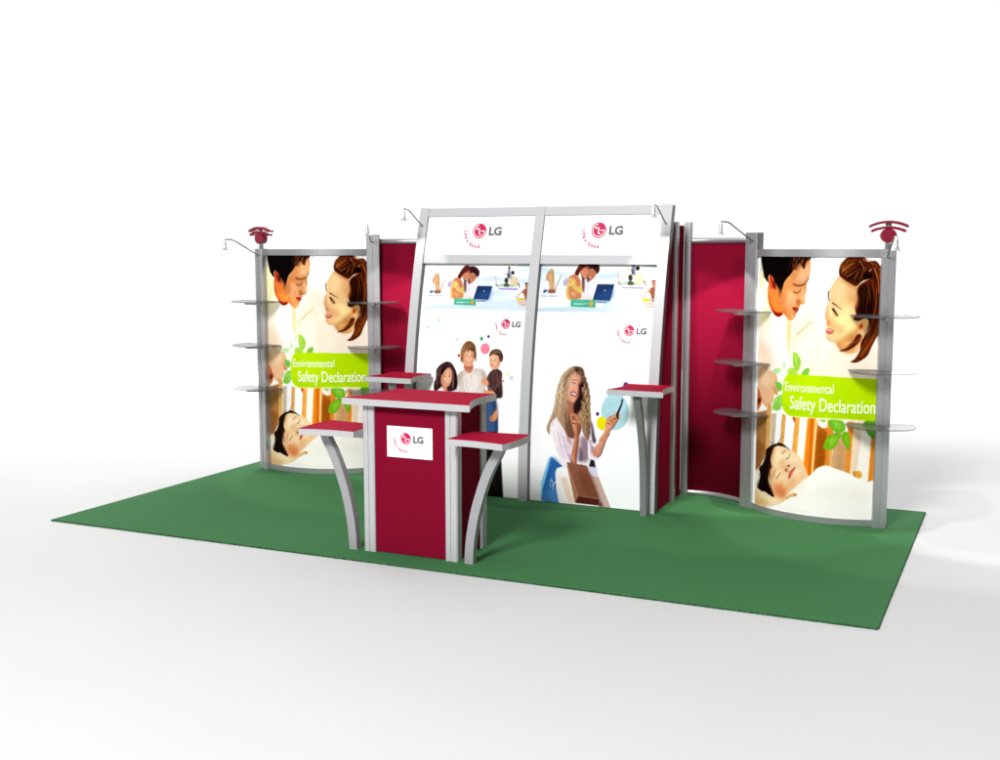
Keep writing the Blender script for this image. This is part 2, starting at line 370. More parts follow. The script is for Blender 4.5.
ART['family']=[
('Q','3c5478',1,4,[-602,850,-279,867,-257,501,-285,433,-609,410]),
('Q','1e1820',1,4,[-602,444,-228,470,-193,-53,-383,-71,-413,223,-450,-77,-652,-97]),
('P','dccfc7',1,3,[-675,966,-647,1001,-598,1049,-545,1024,-503,1063,-429,1064,-398,1045,-374,1000,-363,941,-395,861,-394,657,-645,642,-676,846]),
('P','efe6e0',0.8,21,[-596,1010,-464,1029,-422,952,-432,859,-565,852,-599,930]),
('P','a8988f',0.6,13,[-675,966,-612,1035,-596,1010,-643,915,-661,847]),
('P','a89890',0.6,10,[-429,1057,-373,993,-391,920,-409,979]),
('L','b8a8a0',0.7,4,6,5,[-607,943,-589,884,-565,852]),
('L','b8a8a0',0.6,4,5,5,[-469,857,-435,925,-404,887]),
('P','cf8c68',1,3,[-595,1096,-516,1099,-510,1060,-537,1024,-583,1042]),
('P','eeb592',1,2,[-614,1201,-565,1222,-508,1201,-503,1152,-512,1112,-532,1082,-552,1076,-578,1080,-601,1109]),
('P','f8cdb0',0.6,10,[-593,1188,-534,1197,-529,1125,-581,1123]),
('P','8a5a38',1,2,[-631,1187,-630,1223,-606,1267,-562,1292,-517,1273,-496,1241,-490,1192,-499,1142,-511,1188,-535,1213,-569,1217,-594,1211,-608,1178,-606,1108,-618,1118]),
('H',['b88858','6a4028','a87848'],0.6,16,4.3,11,[[-626,1187,-591,1268,-548,1282],[-558,1223,-539,1263,-497,1198]]),
('L','b06a50',0.6,4,6,6,[-554,1163,-546,1131]),
('P','a04038',1,1,[-577,1118,-550,1111,-524,1120,-533,1105,-549,1099,-566,1103]),
('P','ffffff',1,0,[-573,1114,-550,1108,-528,1116,-537,1107,-550,1104,-563,1106]),
('L','d08c70',0.5,2,4,4,[-578,1136,-569,1117]),
('P','5c3c3c',1,2,[-326,1060,-284,1071,-246,1051,-236,1026,-236,935,-231,850,-277,828,-344,864,-374,941,-373,993,-354,1034]),
('P','3a2428',0.85,6,[-277,959,-237,961,-227,837,-293,853]),
('H',['8a6060','3a2226','74504c'],0.5,16,4.3,12,[[-354,1034,-335,956,-272,868],[-253,1045,-241,960,-244,882]]),
('P','c8805c',0.7,6,[-611,1188,-595,1168,-586,1089,-602,1112]),
('P','d08a64',0.65,6,[-526,1184,-504,1178,-506,1119,-526,1085,-520,1132]),
('L','4a2c20',1,1,6,5,[-579,1164,-567,1164]),
('L','4a2c20',1,1,6,5,[-533,1165,-521,1166]),
('L','9a6a48',0.7,2,6,4,[-587,1174,-576,1179,-562,1176]),
('L','9a6a48',0.7,2,6,4,[-538,1177,-525,1181,-513,1177]),
('P','c87858',0.7,5,[-578,1086,-548,1076,-523,1089,-533,1078,-551,1071,-570,1076]),
('P','a86448',0.6,6,[-592,1076,-518,1079,-514,1063,-547,1058,-584,1060]),
('H',['b89878','6a4028','4a2c1c','9a6c48'],0.85,40,5.2,50,[[-624,1121,-628,1207,-592,1274,-548,1289],[-595,1215,-567,1242,-521,1217],[-492,1133,-498,1212,-540,1282]]),
('H',['cfc2ba','f4ece8','c0b2aa'],0.3,16,10.4,51,[[-668,967,-640,875,-624,849],[-536,1012,-524,934,-513,855],[-398,1032,-393,953,-403,861]]),
('P','e4a67e',1,2,[-425,971,-406,989,-372,974,-355,948,-362,928,-392,932,-418,947]),
('P','e0a078',1,3,[-397,894,-368,889,-316,884,-290,863,-330,857,-395,858]),
('L','f0e0d8',0.8,2,5,4,[-370,928,-301,869]),
('L','e8d8d0',0.6,4,8,4,[-303,905,-248,960]),
('P','eab694',1,2,[-360,1181,-321,1195,-279,1174,-258,1126,-280,1077,-323,1063,-351,1086,-361,1125]),
('P','f8d0b4',0.6,10,[-351,1158,-304,1166,-286,1115,-328,1087]),
('P','4c362c',1,2,[-363,1167,-361,1200,-338,1224,-293,1233,-257,1215,-238,1176,-240,1142,-258,1126,-273,1155,-290,1187,-332,1195,-355,1184]),
('H',['7a5a44','2c1c18'],0.6,12,4.3,13,[[-357,1184,-323,1224,-264,1207],[-291,1186,-262,1181,-252,1136]]),
('L','b05048',1,2,6,5,[-343,1098,-320,1098]),
('P','d0906c',0.7,7,[-286,1161,-258,1126,-284,1079,-312,1068,-286,1115]),
('L','3a2018',1,1,6,5,[-350,1137,-340,1138]),
('L','3a2018',1,1,6,5,[-314,1139,-303,1140]),
('L','a07858',0.7,2,4,3,[-354,1149,-343,1152]),
('L','a07858',0.7,2,4,3,[-318,1153,-302,1152]),
('P','c88060',0.6,5,[-333,1139,-324,1110,-337,1108]),
('H',['2a1a14','6a4c38','8a6850'],0.8,26,4.3,52,[[-363,1171,-351,1210,-295,1232],[-335,1195,-293,1212,-248,1195],[-284,1180,-253,1155,-244,1130]]),
('H',['6e4846','3a2628','7a5650'],0.5,24,7.0,53,[[-366,994,-341,929,-279,854],[-312,1055,-291,958,-257,868],[-253,1038,-237,961,-236,869]]),
('Q','44608c',1,4,[-361,787,-273,792,-257,722,-254,549,-351,543]),
('Q','2c4064',0.7,8,[-317,790,-273,792,-254,549,-282,547]),
('P','c88058',1,2,[-270,733,-259,682,-273,647,-304,631,-326,638,-336,655,-325,678,-306,688,-294,714]),
('P','e0a47c',0.7,4,[-276,721,-268,682,-292,652,-317,645,-299,680]),
('L','6a3c28',0.8,1,3,2,[-330,658,-305,668]),
('L','6a3c28',0.8,1,3,2,[-323,644,-295,657]),
('Q','dcd0cc',0.8,4,[-280,806,-251,794,-250,692,-265,691]),
('Q','1c151a',1,3,[-332,544,-257,549,-241,266,-224,4,-325,-5]),
('Q','3a2a30',0.6,8,[-303,405,-272,393,-260,62,-291,59]),
('P','e8dce4',1,4,[-854,875,-803,909,-731,881,-654,916,-630,793,-642,293,-836,278]),
('P','3c2226',1,2,[-870,874,-870,929,-851,977,-856,1031,-824,1078,-762,1111,-708,1094,-679,1039,-669,985,-649,948,-657,885,-721,862,-801,878,-853,858]),
('P','e0a684',1,2,[-801,995,-775,1035,-737,1061,-707,1029,-704,960,-728,909,-767,895,-802,932]),
('P','f2c6a4',0.6,10,[-782,1003,-731,1029,-721,944,-769,934]),
('L','a83c3c',1,2,7,6,[-764,933,-742,928,-725,936]),
('L','ffffff',0.9,0,4,4,[-762,931,-729,934]),
('P','d49474',1,4,[-794,909,-749,896,-748,865,-800,862]),
('P','f6eef2',1,3,[-828,877,-793,890,-774,860,-827,853]),
('P','b87858',0.6,6,[-801,995,-782,1011,-776,910,-794,917]),
('P','c48060',0.6,5,[-753,989,-740,955,-754,952]),
('H',['6a4448','1a0c10','8a6064','140808'],0.8,34,5.2,54,[[-863,867,-858,938,-846,1032,-771,1105],[-806,878,-813,955,-801,1026,-747,1087]]),
('H',['6a4448','1a0c10','8a6064','140808'],0.8,24,5.2,55,[[-652,878,-654,947,-676,1031,-726,1099],[-700,879,-695,945,-699,1023,-739,1087]]),
('H',['5a3438','1a0c10'],0.8,10,4.3,56,[[-799,1003,-771,1047,-738,1079],[-818,1017,-786,1066,-753,1098]]),
('P','dea484',1,3,[-795,987,-774,1026,-738,1055,-714,1026,-709,960,-729,913,-762,900,-793,931]),
('P','f4cbac',0.7,9,[-773,1004,-735,1025,-724,952,-765,942]),
('P','c88866',0.6,5,[-797,987,-782,1003,-778,910,-795,933]),
('L','2a1410',1,1,6,5,[-779,986,-765,987]),
('L','2a1410',1,1,6,5,[-735,990,-721,990]),
('L','7a4a3c',0.7,2,4,3,[-783,1000,-773,1005,-761,1003]),
('L','7a4a3c',0.7,2,4,3,[-740,1005,-729,1008,-718,1004]),
('L','b87058',0.7,2,3,3,[-749,978,-749,954,-742,952]),
('P','b03c40',1,1,[-769,940,-744,935,-722,944,-730,928,-744,921,-758,927]),
('P','ffffff',1,0,[-764,938,-744,933,-726,941,-734,931,-744,928,-755,930]),
('P','f98ca2',1,0,[-365,1234,-369,1211,-384,1194,-404,1187,-426,1192,-443,1208,-450,1231,-446,1254,-432,1271,-411,1278,-389,1273,-373,1257]),
('P','5cb47c',1,0,[-430,1314,-431,1305,-437,1298,-445,1295,-454,1298,-461,1304,-464,1313,-462,1322,-456,1329,-448,1332,-440,1330,-433,1323]),
('P','4c2c8c',1,1,[-371,1334,-373,1327,-377,1322,-383,1320,-389,1322,-394,1327,-396,1333,-395,1340,-391,1345,-385,1347,-379,1345,-374,1340]),
('P','d42a4c',1,1,[-637,1167,-638,1160,-642,1155,-648,1153,-655,1155,-660,1159,-662,1166,-661,1172,-656,1177,-650,1179,-644,1178,-639,1173]),
('P','eca8b8',1,2,[-670,1299,-671,1294,-674,1290,-679,1288,-684,1290,-688,1293,-689,1299,-688,1304,-685,1308,-680,1310,-675,1308,-671,1305]),
('P','a8dcb4',1,2,[-632,1261,-632,1256,-635,1253,-638,1251,-642,1253,-645,1256,-647,1260,-646,1265,-643,1268,-640,1270,-636,1269,-633,1265]),
('P','c0e0ec',1,0,[-842,1454,-844,1444,-850,1436,-860,1433,-870,1436,-878,1443,-882,1453,-880,1463,-873,1471,-864,1474,-854,1471,-846,1464]),
('P','f4ec50',1,1,[-890,1483,-890,1478,-894,1474,-898,1473,-904,1474,-908,1478,-909,1483,-909,1488,-905,1492,-900,1493,-895,1492,-891,1488]),
('P','ec8ca0',1,1,[-950,1396,-950,1392,-953,1388,-957,1387,-961,1388,-965,1391,-966,1395,-965,1400,-963,1403,-959,1404,-954,1403,-951,1400]),
('P','c0e0ec',1,0,[-133,1002,-135,992,-142,984,-151,981,-160,983,-168,990,-171,1000,-169,1010,-162,1017,-153,1020,-144,1018,-136,1011]),
('P','f4ec60',1,1,[-177,1028,-178,1022,-182,1018,-187,1016,-193,1017,-197,1021,-199,1027,-198,1033,-194,1037,-189,1039,-183,1037,-179,1033]),
('P','dc3c58',1,1,[-216,974,-217,970,-219,966,-223,965,-227,966,-230,969,-232,973,-231,977,-228,981,-224,982,-220,981,-217,978]),
]
ART['caller']=[
('P','b4d8e0',1,0,[880,785,868,710,828,654,770,630,711,646,666,698,647,771,659,846,699,902,757,925,816,908,861,857]),
('P','ece20c',1,0,[701,681,696,654,681,633,659,624,637,630,620,649,613,675,618,703,633,724,655,732,677,726,694,708]),
('P','4c2484',1,0,[631,751,629,743,625,736,618,734,611,736,606,741,604,749,605,758,610,764,617,767,623,765,629,759]),
('P','7c1c94',1,0,[867,992,864,980,857,971,845,967,834,970,825,978,821,990,823,1002,831,1011,843,1014,854,1012,863,1004]),
('P','f88c98',1,0,[954,820,953,810,949,803,943,801,937,803,933,809,931,819,932,828,936,835,941,838,947,836,952,829]),
('Q','3f80c4',1,2,[229,379,342,301,280,280,270,250,280,114,305,-2,146,-4,156,103]),
('Q','9adcfa',1,2,[232,382,208,366,144,159,144,-4,155,41,158,103,196,244]),
('P','2c64a8',0.6,13,[232,372,324,306,276,288,213,184,181,136]),
('P','6caae0',0.6,17,[173,74,270,113,296,8,165,4]),
('L','e8f4ff',1,1,6,3,[233,194,250,157,254,104]),
('L','e8f4ff',1,1,6,3,[274,178,246,141,228,128]),
('L','e8f4ff',1,1,3,3,[229,186,225,140]),
('L','e8f4ff',1,2,10,10,[157,7,178,3]),
('Q','fffdfa',1,2,[284,289,356,314,448,7,305,-2,280,114,270,250]),
('Q','f4d6c0',0.8,6,[322,213,374,221,432,36,448,7,396,8]),
('L','e8c4a8',0.7,2,6,6,[322,209,394,10]),
('Q','dcd8ee',1,2,[543,321,624,324,643,247,581,249]),
('Q','d0b4a8',1,2,[581,249,643,247,754,-5,654,-4]),
('Q','a08c94',0.9,5,[551,288,588,250,689,11,654,15,613,181]),
('Q','2a2030',1,4,[548,415,600,389,617,323,562,323]),
('P','f6eef2',1,3,[276,728,236,687,205,640,223,564,246,507,276,426,316,338,362,296,519,309,571,377,552,554,469,612,359,637]),
('P','e8d4e0',0.6,17,[283,638,333,590,357,489,387,402,340,372,295,485]),
('P','846878',0.8,12,[485,556,546,541,554,389,504,359,481,473]),
('P','4a3848',0.7,8,[474,472,495,448,504,372,470,363]),
('P','c8b4c4',0.6,13,[361,579,423,577,419,494,393,441]),
('P','f4eaf0',1,3,[547,541,564,606,582,588,615,520,596,455,592,417,652,393,612,380,571,383,550,414]),
('P','3c2c44',0.85,6,[560,700,584,651,599,583,614,527,587,518,571,606]),
('L','c8b0c0',0.6,4,6,5,[561,504,577,416]),
('H',['4a3050','f8f0f4','a890a0'],0.4,14,5.2,20,[[552,554,568,479,571,383],[601,519,589,455,611,393]]),
('H',['e0c8d4','ffffff','c8a8bc','f4e8f0'],0.4,24,7.0,21,[[230,571,290,427,340,346],[354,592,378,465,402,364]]),
('P','d09078',1,2,[690,634,718,615,727,615,697,545,658,435,626,405,592,417,597,471,634,519,672,575]),
('L','4c241c',1,3,9,6,[725,604,694,538,656,428,626,402]),
('P','eab8a0',0.6,10,[672,575,698,602,668,511,623,457,609,469]),
('P','b4967a',1,2,[396,1117,356,1100,314,1065,291,1007,268,955,256,897,252,833,241,775,224,722,199,663,183,611,188,585,210,554,212,587,214,638,260,705,289,669,325,620,365,571,386,630,362,724,344,813,339,914,380,1043]),
('P','7a5644',1,3,[376,1111,472,1104,494,985,497,732,464,565,354,577,332,914,359,1055]),
('P','94745c',1,2,[396,1117,457,1114,484,1073,512,999,537,924,553,799,563,724,563,635,553,539,526,550,496,605,479,693,451,730,472,858,480,953,461,1059,405,1076]),
('P','d89a80',1,3,[379,1062,426,1078,463,1047,467,984,449,932,442,881,422,830,385,820,349,864,337,939,354,1004]),
('P','f0c0a8',0.75,13,[367,1030,414,1045,432,970,386,929,362,864,349,927]),
('P','8a4c40',0.8,8,[445,989,471,997,469,921,443,894]),
('P','b07258',1,5,[357,826,412,829,420,741,369,731]),
('P','281012',0.92,6,[449,970,489,991,492,871,476,782,423,741,413,816,456,895]),
('P','3a201c',0.85,7,[403,1114,465,1104,485,1061,479,984,458,1047,419,1077]),
('H',['e0c8a4','c8a888','7a5a48','a88468','ecd8b8'],0.65,90,3.9,22,[[390,1110,311,1053,261,891,237,755,187,611],[397,1107,333,1028,313,894,299,759,296,669],[398,1088,374,1030,340,901,362,737,361,584]]),
('H',['c8a880','6a4838','3a2420','a8845c','dcc090'],0.65,70,3.9,23,[[463,768,480,681,510,606,539,545],[485,871,523,785,534,671,549,545],[458,1103,519,986,549,799,566,635]]),
('H',['6a4838','a88868','3a2420'],0.6,14,3.9,24,[[396,1110,445,1103,491,1010],[405,1082,461,1053,479,984]]),
('L','5a2c28',1,2,6,4,[391,992,411,984,421,982]),
('L','6a3c34',1,2,5,3,[392,1009,416,1013,430,1006]),
('L','7a3c34',1,2,6,4,[455,977,469,981]),
('P','ecb49c',0.7,6,[422,969,439,957,434,925,414,931]),
('P','8a2c30',1,2,[379,913,404,914,436,899,431,880,409,881,388,891]),
('P','ffffff',1,1,[389,909,430,896,423,889,396,896]),
('P','f0b8a0',0.7,8,[389,872,424,868,405,835,377,846]),
('P','d08a68',1,2,[381,724,392,735,409,741,444,733,460,701,469,650,465,567,462,471,450,406,446,303,400,299,402,403,414,468,428,571,400,659]),
('P','7a4434',0.8,6,[447,662,469,638,466,497,456,368,444,303,438,405,451,534]),
('P','f0b490',0.7,8,[397,709,425,698,435,610,422,596,406,659]),
('P','5a2c1c',1,3,[419,710,418,704,415,699,411,698,407,699,404,703,402,709,403,714,406,719,410,720,414,719,417,715]),
('L','8a4c34',0.7,2,4,3,[423,730,432,699]),
('L','3c50a0',0.9,2,7,6,[387,408,398,364,409,339]),
('L','8090d0',0.6,3,6,5,[455,407,477,357]),
('P','b86c4c',0.7,6,[360,605,376,542,405,499,391,497,366,528]),
('P','c07c60',0.5,7,[420,660,447,655,442,610,428,622]),
('L','3a1814',1,2,8,6,[407,667,424,661,439,660]),
('L','4a2420',1,2,7,5,[405,686,425,695,444,689]),
('H',['c8a880','7a5a44'],0.6,10,4.3,25,[[449,757,494,665,532,553],[504,760,535,667,552,560]]),
('P','cc8c6c',1,2,[688,669,699,711,721,738,754,752,779,774,805,755,803,724,786,701,758,658,723,615,696,541,636,537,690,622]),
('P','ecb898',0.6,10,[691,673,722,719,744,676,706,623,662,545,649,544]),
('L','5a2c20',1,2,6,5,[707,683,727,675]),
('L','5a2c20',1,2,6,5,[729,704,747,692]),
('L','5a2c20',1,2,7,5,[752,727,769,715]),
('L','6a3828',1,2,7,5,[774,747,788,729]),
('L','4a2018',0.8,3,6,6,[786,704,758,658,726,618]),
('L','1c1820',1,1,13,20,[822,875,813,837,784,754]),
('L','d0c4c8',1,1,5,7,[810,852,794,811,770,762]),
('L','e8dcd8',0.9,2,7,4,[748,727,773,759]),
('L','2a2028',1,2,17,12,[784,754,788,723]),
('Q','94604a',1,2,[367,345,543,328,652,66,472,76]),
('P','7c4836',0.7,17,[469,266,572,252,638,85,543,92]),
('Q','b07c5c',1,2,[367,345,473,76,444,16,432,67,374,296]),
('Q','5a2c1e',1,2,[472,76,652,64,648,11,444,16]),
('L','a87860',0.8,1,4,4,[371,341,539,326]),
('L','30468c',1,1,5,4,[415,356,420,319]),
('L','30468c',1,1,5,4,[495,340,506,311]),
('Q','5c3440',0.8,5,[654,57,689,11,646,7]),
]
ART['banner']=[
('Q','f4f9fc',1,8,[-1020,1956,-13,1960,28,1548,-1002,1525]),
('P','ffffff',0.9,21,[-1002,1936,-67,1928,-57,1843,-324,1844,-534,1819,-713,1817,-861,1849,-995,1882]),
('P','c6dcea',0.8,10,[-1042,1881,-845,1839,-712,1804,-778,1790,-879,1809,-1037,1841]),
('P','d8e8f2',0.7,26,[-1037,1841,-879,1809,-769,1776,-820,1689,-1028,1767]),
('P','ffffff',0.7,26,[-1025,1740,-787,1663,-797,1609,-1013,1632]),
('P','c0d6e4',0.8,12,[-548,1812,-396,1834,-315,1833,-54,1808,-40,1747,-173,1790,-355,1795,-501,1786]),
('P','dceaf2',0.7,26,[-547,1799,-50,1772,-44,1708,-201,1705,-377,1729,-407,1735]),
('P','bcd6e4',0.7,17,[-377,1727,-273,1704,-164,1696,-163,1686,-269,1665,-397,1637,-397,1702]),
('P','c8dcea',0.75,17,[-440,1626,-340,1644,-161,1664,-36,1624,-29,1547,-476,1537]),
('P','b4cede',0.8,13,[-1007,1572,-855,1585,-705,1593,-540,1588,-480,1583,-537,1562,-1004,1545]),
('P','ffffff',0.6,17,[-372,1680,-269,1665,-198,1676,-160,1661,-369,1649]),
('P','c2dcec',0.7,26,[-181,1927,-59,1928,-51,1850,-117,1869]),
('P','cfa878',1,2,[-960,1808,-941,1845,-919,1857,-898,1834,-882,1742,-888,1691,-928,1697,-957,1741]),
('H',['e8cc9c','8a5c38'],0.6,10,3.5,30,[[-930,1852,-956,1808,-950,1727],[-915,1849,-893,1795,-890,1701]]),
('P','dca284',1,3,[-940,1815,-919,1822,-914,1788,-929,1775]),
('P','f4eaee',1,3,[-968,1757,-936,1768,-920,1694,-942,1688]),
('L','b08060',1,1,10,6,[-877,1703,-855,1762,-832,1809]),
('P','2c70b0',1,1,[-972,1708,-938,1704,-952,1688,-971,1681]),
('P','8a5848',1,5,[-929,1707,-876,1708,-873,1685,-927,1684]),
('P','bcaacc',1,3,[-812,1768,-779,1793,-765,1770,-773,1742,-799,1735]),
('P','dcb868',1,3,[-763,1790,-711,1797,-662,1758,-636,1692,-650,1649,-747,1637,-779,1670,-779,1716]),
('P','cc8458',1,3,[-760,1730,-738,1737,-717,1711,-646,1679,-636,1659,-709,1641,-748,1654]),
('P','cc7c54',1,3,[-771,1790,-729,1820,-689,1804,-667,1771,-673,1734,-697,1741,-725,1790]),
('L','f0dcb0',0.8,3,8,4,[-753,1737,-709,1777]),
('P','e8b890',0.6,6,[-745,1697,-699,1684,-711,1658]),
('P','ede8f2',1,3,[-646,1748,-603,1772,-531,1793,-520,1747,-551,1667,-544,1634,-643,1649,-642,1712]),
('L','b8a8c8',0.8,3,6,5,[-601,1752,-602,1692]),
('P','f4d8cc',0.8,6,[-638,1675,-570,1667,-568,1643,-635,1649]),
('P','5a2c30',0.9,5,[-657,1784,-634,1778,-629,1692,-646,1718]),
('P','5c2018',1,2,[-722,1824,-704,1865,-665,1917,-620,1918,-597,1878,-599,1832,-635,1785,-658,1791,-677,1836,-690,1811]),
('P','cc8464',1,3,[-673,1847,-615,1875,-602,1837,-621,1795,-645,1797,-670,1816]),
('L','ffffff',0.9,1,5,4,[-640,1801,-625,1799]),
('P','8a4840',0.8,5,[-638,1881,-601,1881,-603,1851,-629,1864]),
('P','38141a',1,3,[-619,1908,-567,1913,-523,1879,-522,1839,-546,1824,-572,1855,-599,1861]),
('P','bc7454',1,3,[-599,1853,-552,1845,-548,1812,-575,1782,-604,1775,-612,1812]),
('L','ffffff',0.8,1,5,4,[-597,1798,-584,1800]),
('P','5a2418',0.8,5,[-623,1811,-594,1785,-603,1765,-619,1778]),
('Q','1c3764',1,1,[-526,1753,-386,1752,-412,1638,-554,1640]),
('P','2c5490',0.7,17,[-491,1694,-398,1715,-413,1643,-531,1644]),
('L','e0e8f4',1,1,6,6,[-464,1711,-457,1708]),
('L','8ea4bc',1,1,7,5,[-544,1633,-485,1629,-415,1634]),
('L','5c7494',1,2,8,6,[-521,1625,-440,1626]),
('Q','40aa88',1,2,[-734,1643,-529,1641,-525,1588,-733,1591]),
('Q','68c4a4',0.5,8,[-732,1643,-530,1641,-528,1621,-732,1624]),
('P','e0a440',1,1,[-547,1614,-548,1606,-554,1600,-562,1597,-570,1599,-577,1605,-580,1614,-578,1622,-573,1628,-565,1630,-556,1628,-550,1622]),
('L','5c86c8',0.6,2,11,11,[-986,1663,-943,1662]),
('L','5c86c8',0.6,2,11,11,[-924,1662,-856,1663]),
('L','d8f4ec',0.9,1,8,8,[-706,1611,-631,1611]),
('L','d8f4ec',0.7,1,7,7,[-620,1613,-591,1613]),
('P','dcc8a8',1,3,[-231,1822,-193,1837,-153,1797,-156,1761,-213,1751]),
('P','30251f',1,1,[-194,1865,-196,1856,-201,1850,-208,1848,-217,1850,-223,1856,-226,1865,-225,1873,-220,1879,-212,1882,-204,1879,-197,1873]),
('L','dcc8a8',1,2,15,8,[-177,1823,-143,1771]),
('L','5a4438',1,1,11,6,[-151,1777,-133,1744]),
('P','8c9cb4',1,3,[-259,1884,-234,1884,-219,1822,-253,1822]),
('P','6c4434',1,1,[-235,1904,-236,1897,-240,1892,-246,1891,-252,1892,-257,1897,-259,1904,-258,1910,-255,1915,-249,1917,-242,1915,-237,1910]),
('L','c8a084',1,1,7,6,[-293,1864,-266,1848,-253,1861]),
('P','a8c2a6',1,3,[-343,1752,-294,1772,-251,1770,-177,1756,-205,1748]),
('P','3c3224',1,2,[-245,1799,-246,1787,-252,1779,-260,1775,-269,1779,-276,1787,-280,1799,-279,1811,-273,1819,-265,1822,-256,1819,-249,1811]),
('P','4c5044',1,4,[-273,1776,-236,1770,-234,1750,-278,1751]),
('L','dcbc9c',1,1,8,13,[-367,1834,-354,1782,-352,1767]),
('L','50564c',1,2,10,6,[-356,1765,-332,1749]),
('P','5a3c38',1,4,[-260,1861,-239,1848,-236,1822,-255,1828]),
('L','8c5cc8',0.65,2,13,13,[-319,1731,-272,1730]),
('L','8c5cc8',0.65,2,15,15,[-261,1730,-156,1729]),
('P','94563c',1,2,[-114,1712,-82,1736,-38,1727,-30,1640,-74,1649,-92,1688]),
('P','b87454',1,2,[-52,1761,-53,1750,-59,1742,-68,1738,-78,1741,-85,1749,-89,1760,-87,1771,-81,1779,-73,1782,-63,1779,-55,1772]),
('L','5a3020',1,1,10,8,[-88,1778,-58,1782]),
('L','d0a080',1,2,11,11,[-95,1720,-128,1693,-155,1661]),
('P','e4be3c',1,3,[-149,1656,-99,1658,-94,1639,-144,1636]),
('L','dc9c74',1,3,12,10,[-95,1649,-38,1650]),
('L','3c2820',1,2,8,6,[-73,1641,-30,1641]),
('L','e09468',0.7,2,13,13,[-142,1622,-32,1623]),
('L','e09468',0.7,2,13,13,[-119,1602,-30,1602]),
]
def cat_closed(P, k=6):
    n = len(P); out = []
    t = np.linspace(0, 1, k, endpoint=False)[:, None]
    for i in range(n):
        a, b, c, d = P[(i - 1) % n], P[i], P[(i + 1) % n], P[(i + 2) % n]
        out.append(.5 * ((2 * b) + (c - a) * t + (2 * a - 5 * b + 4 * c - d) * t * t + (3 * b - a - 3 * c + d) * t ** 3))
    return np.concatenate(out)
def cat_open(P, k=8):
    if len(P) < 3:
        t = np.linspace(0, 1, 6)[:, None]; return P[0] * (1 - t) + P[1] * t
    Q = np.vstack([2 * P[0] - P[1], P, 2 * P[-1] - P[-2]]); out = []
    t = np.linspace(0, 1, k, endpoint=False)[:, None]
    for i in range(1, len(Q) - 2):
        a, b, c, d = Q[i - 1], Q[i], Q[i + 1], Q[i + 2]
        out.append(.5 * ((2 * b) + (c - a) * t + (2 * a - 5 * b + 4 * c - d) * t * t + (3 * b - a - 3 * c + d) * t ** 3))
    out.append(P[-1:]); return np.concatenate(out)
def resample(P, n):
    d = np.r_[0, np.cumsum(np.hypot(*np.diff(P, axis=0).T))]; t = np.linspace(0, d[-1], n)
    return np.stack([np.interp(t, d, P[:, 0]), np.interp(t, d, P[:, 1])], 1)
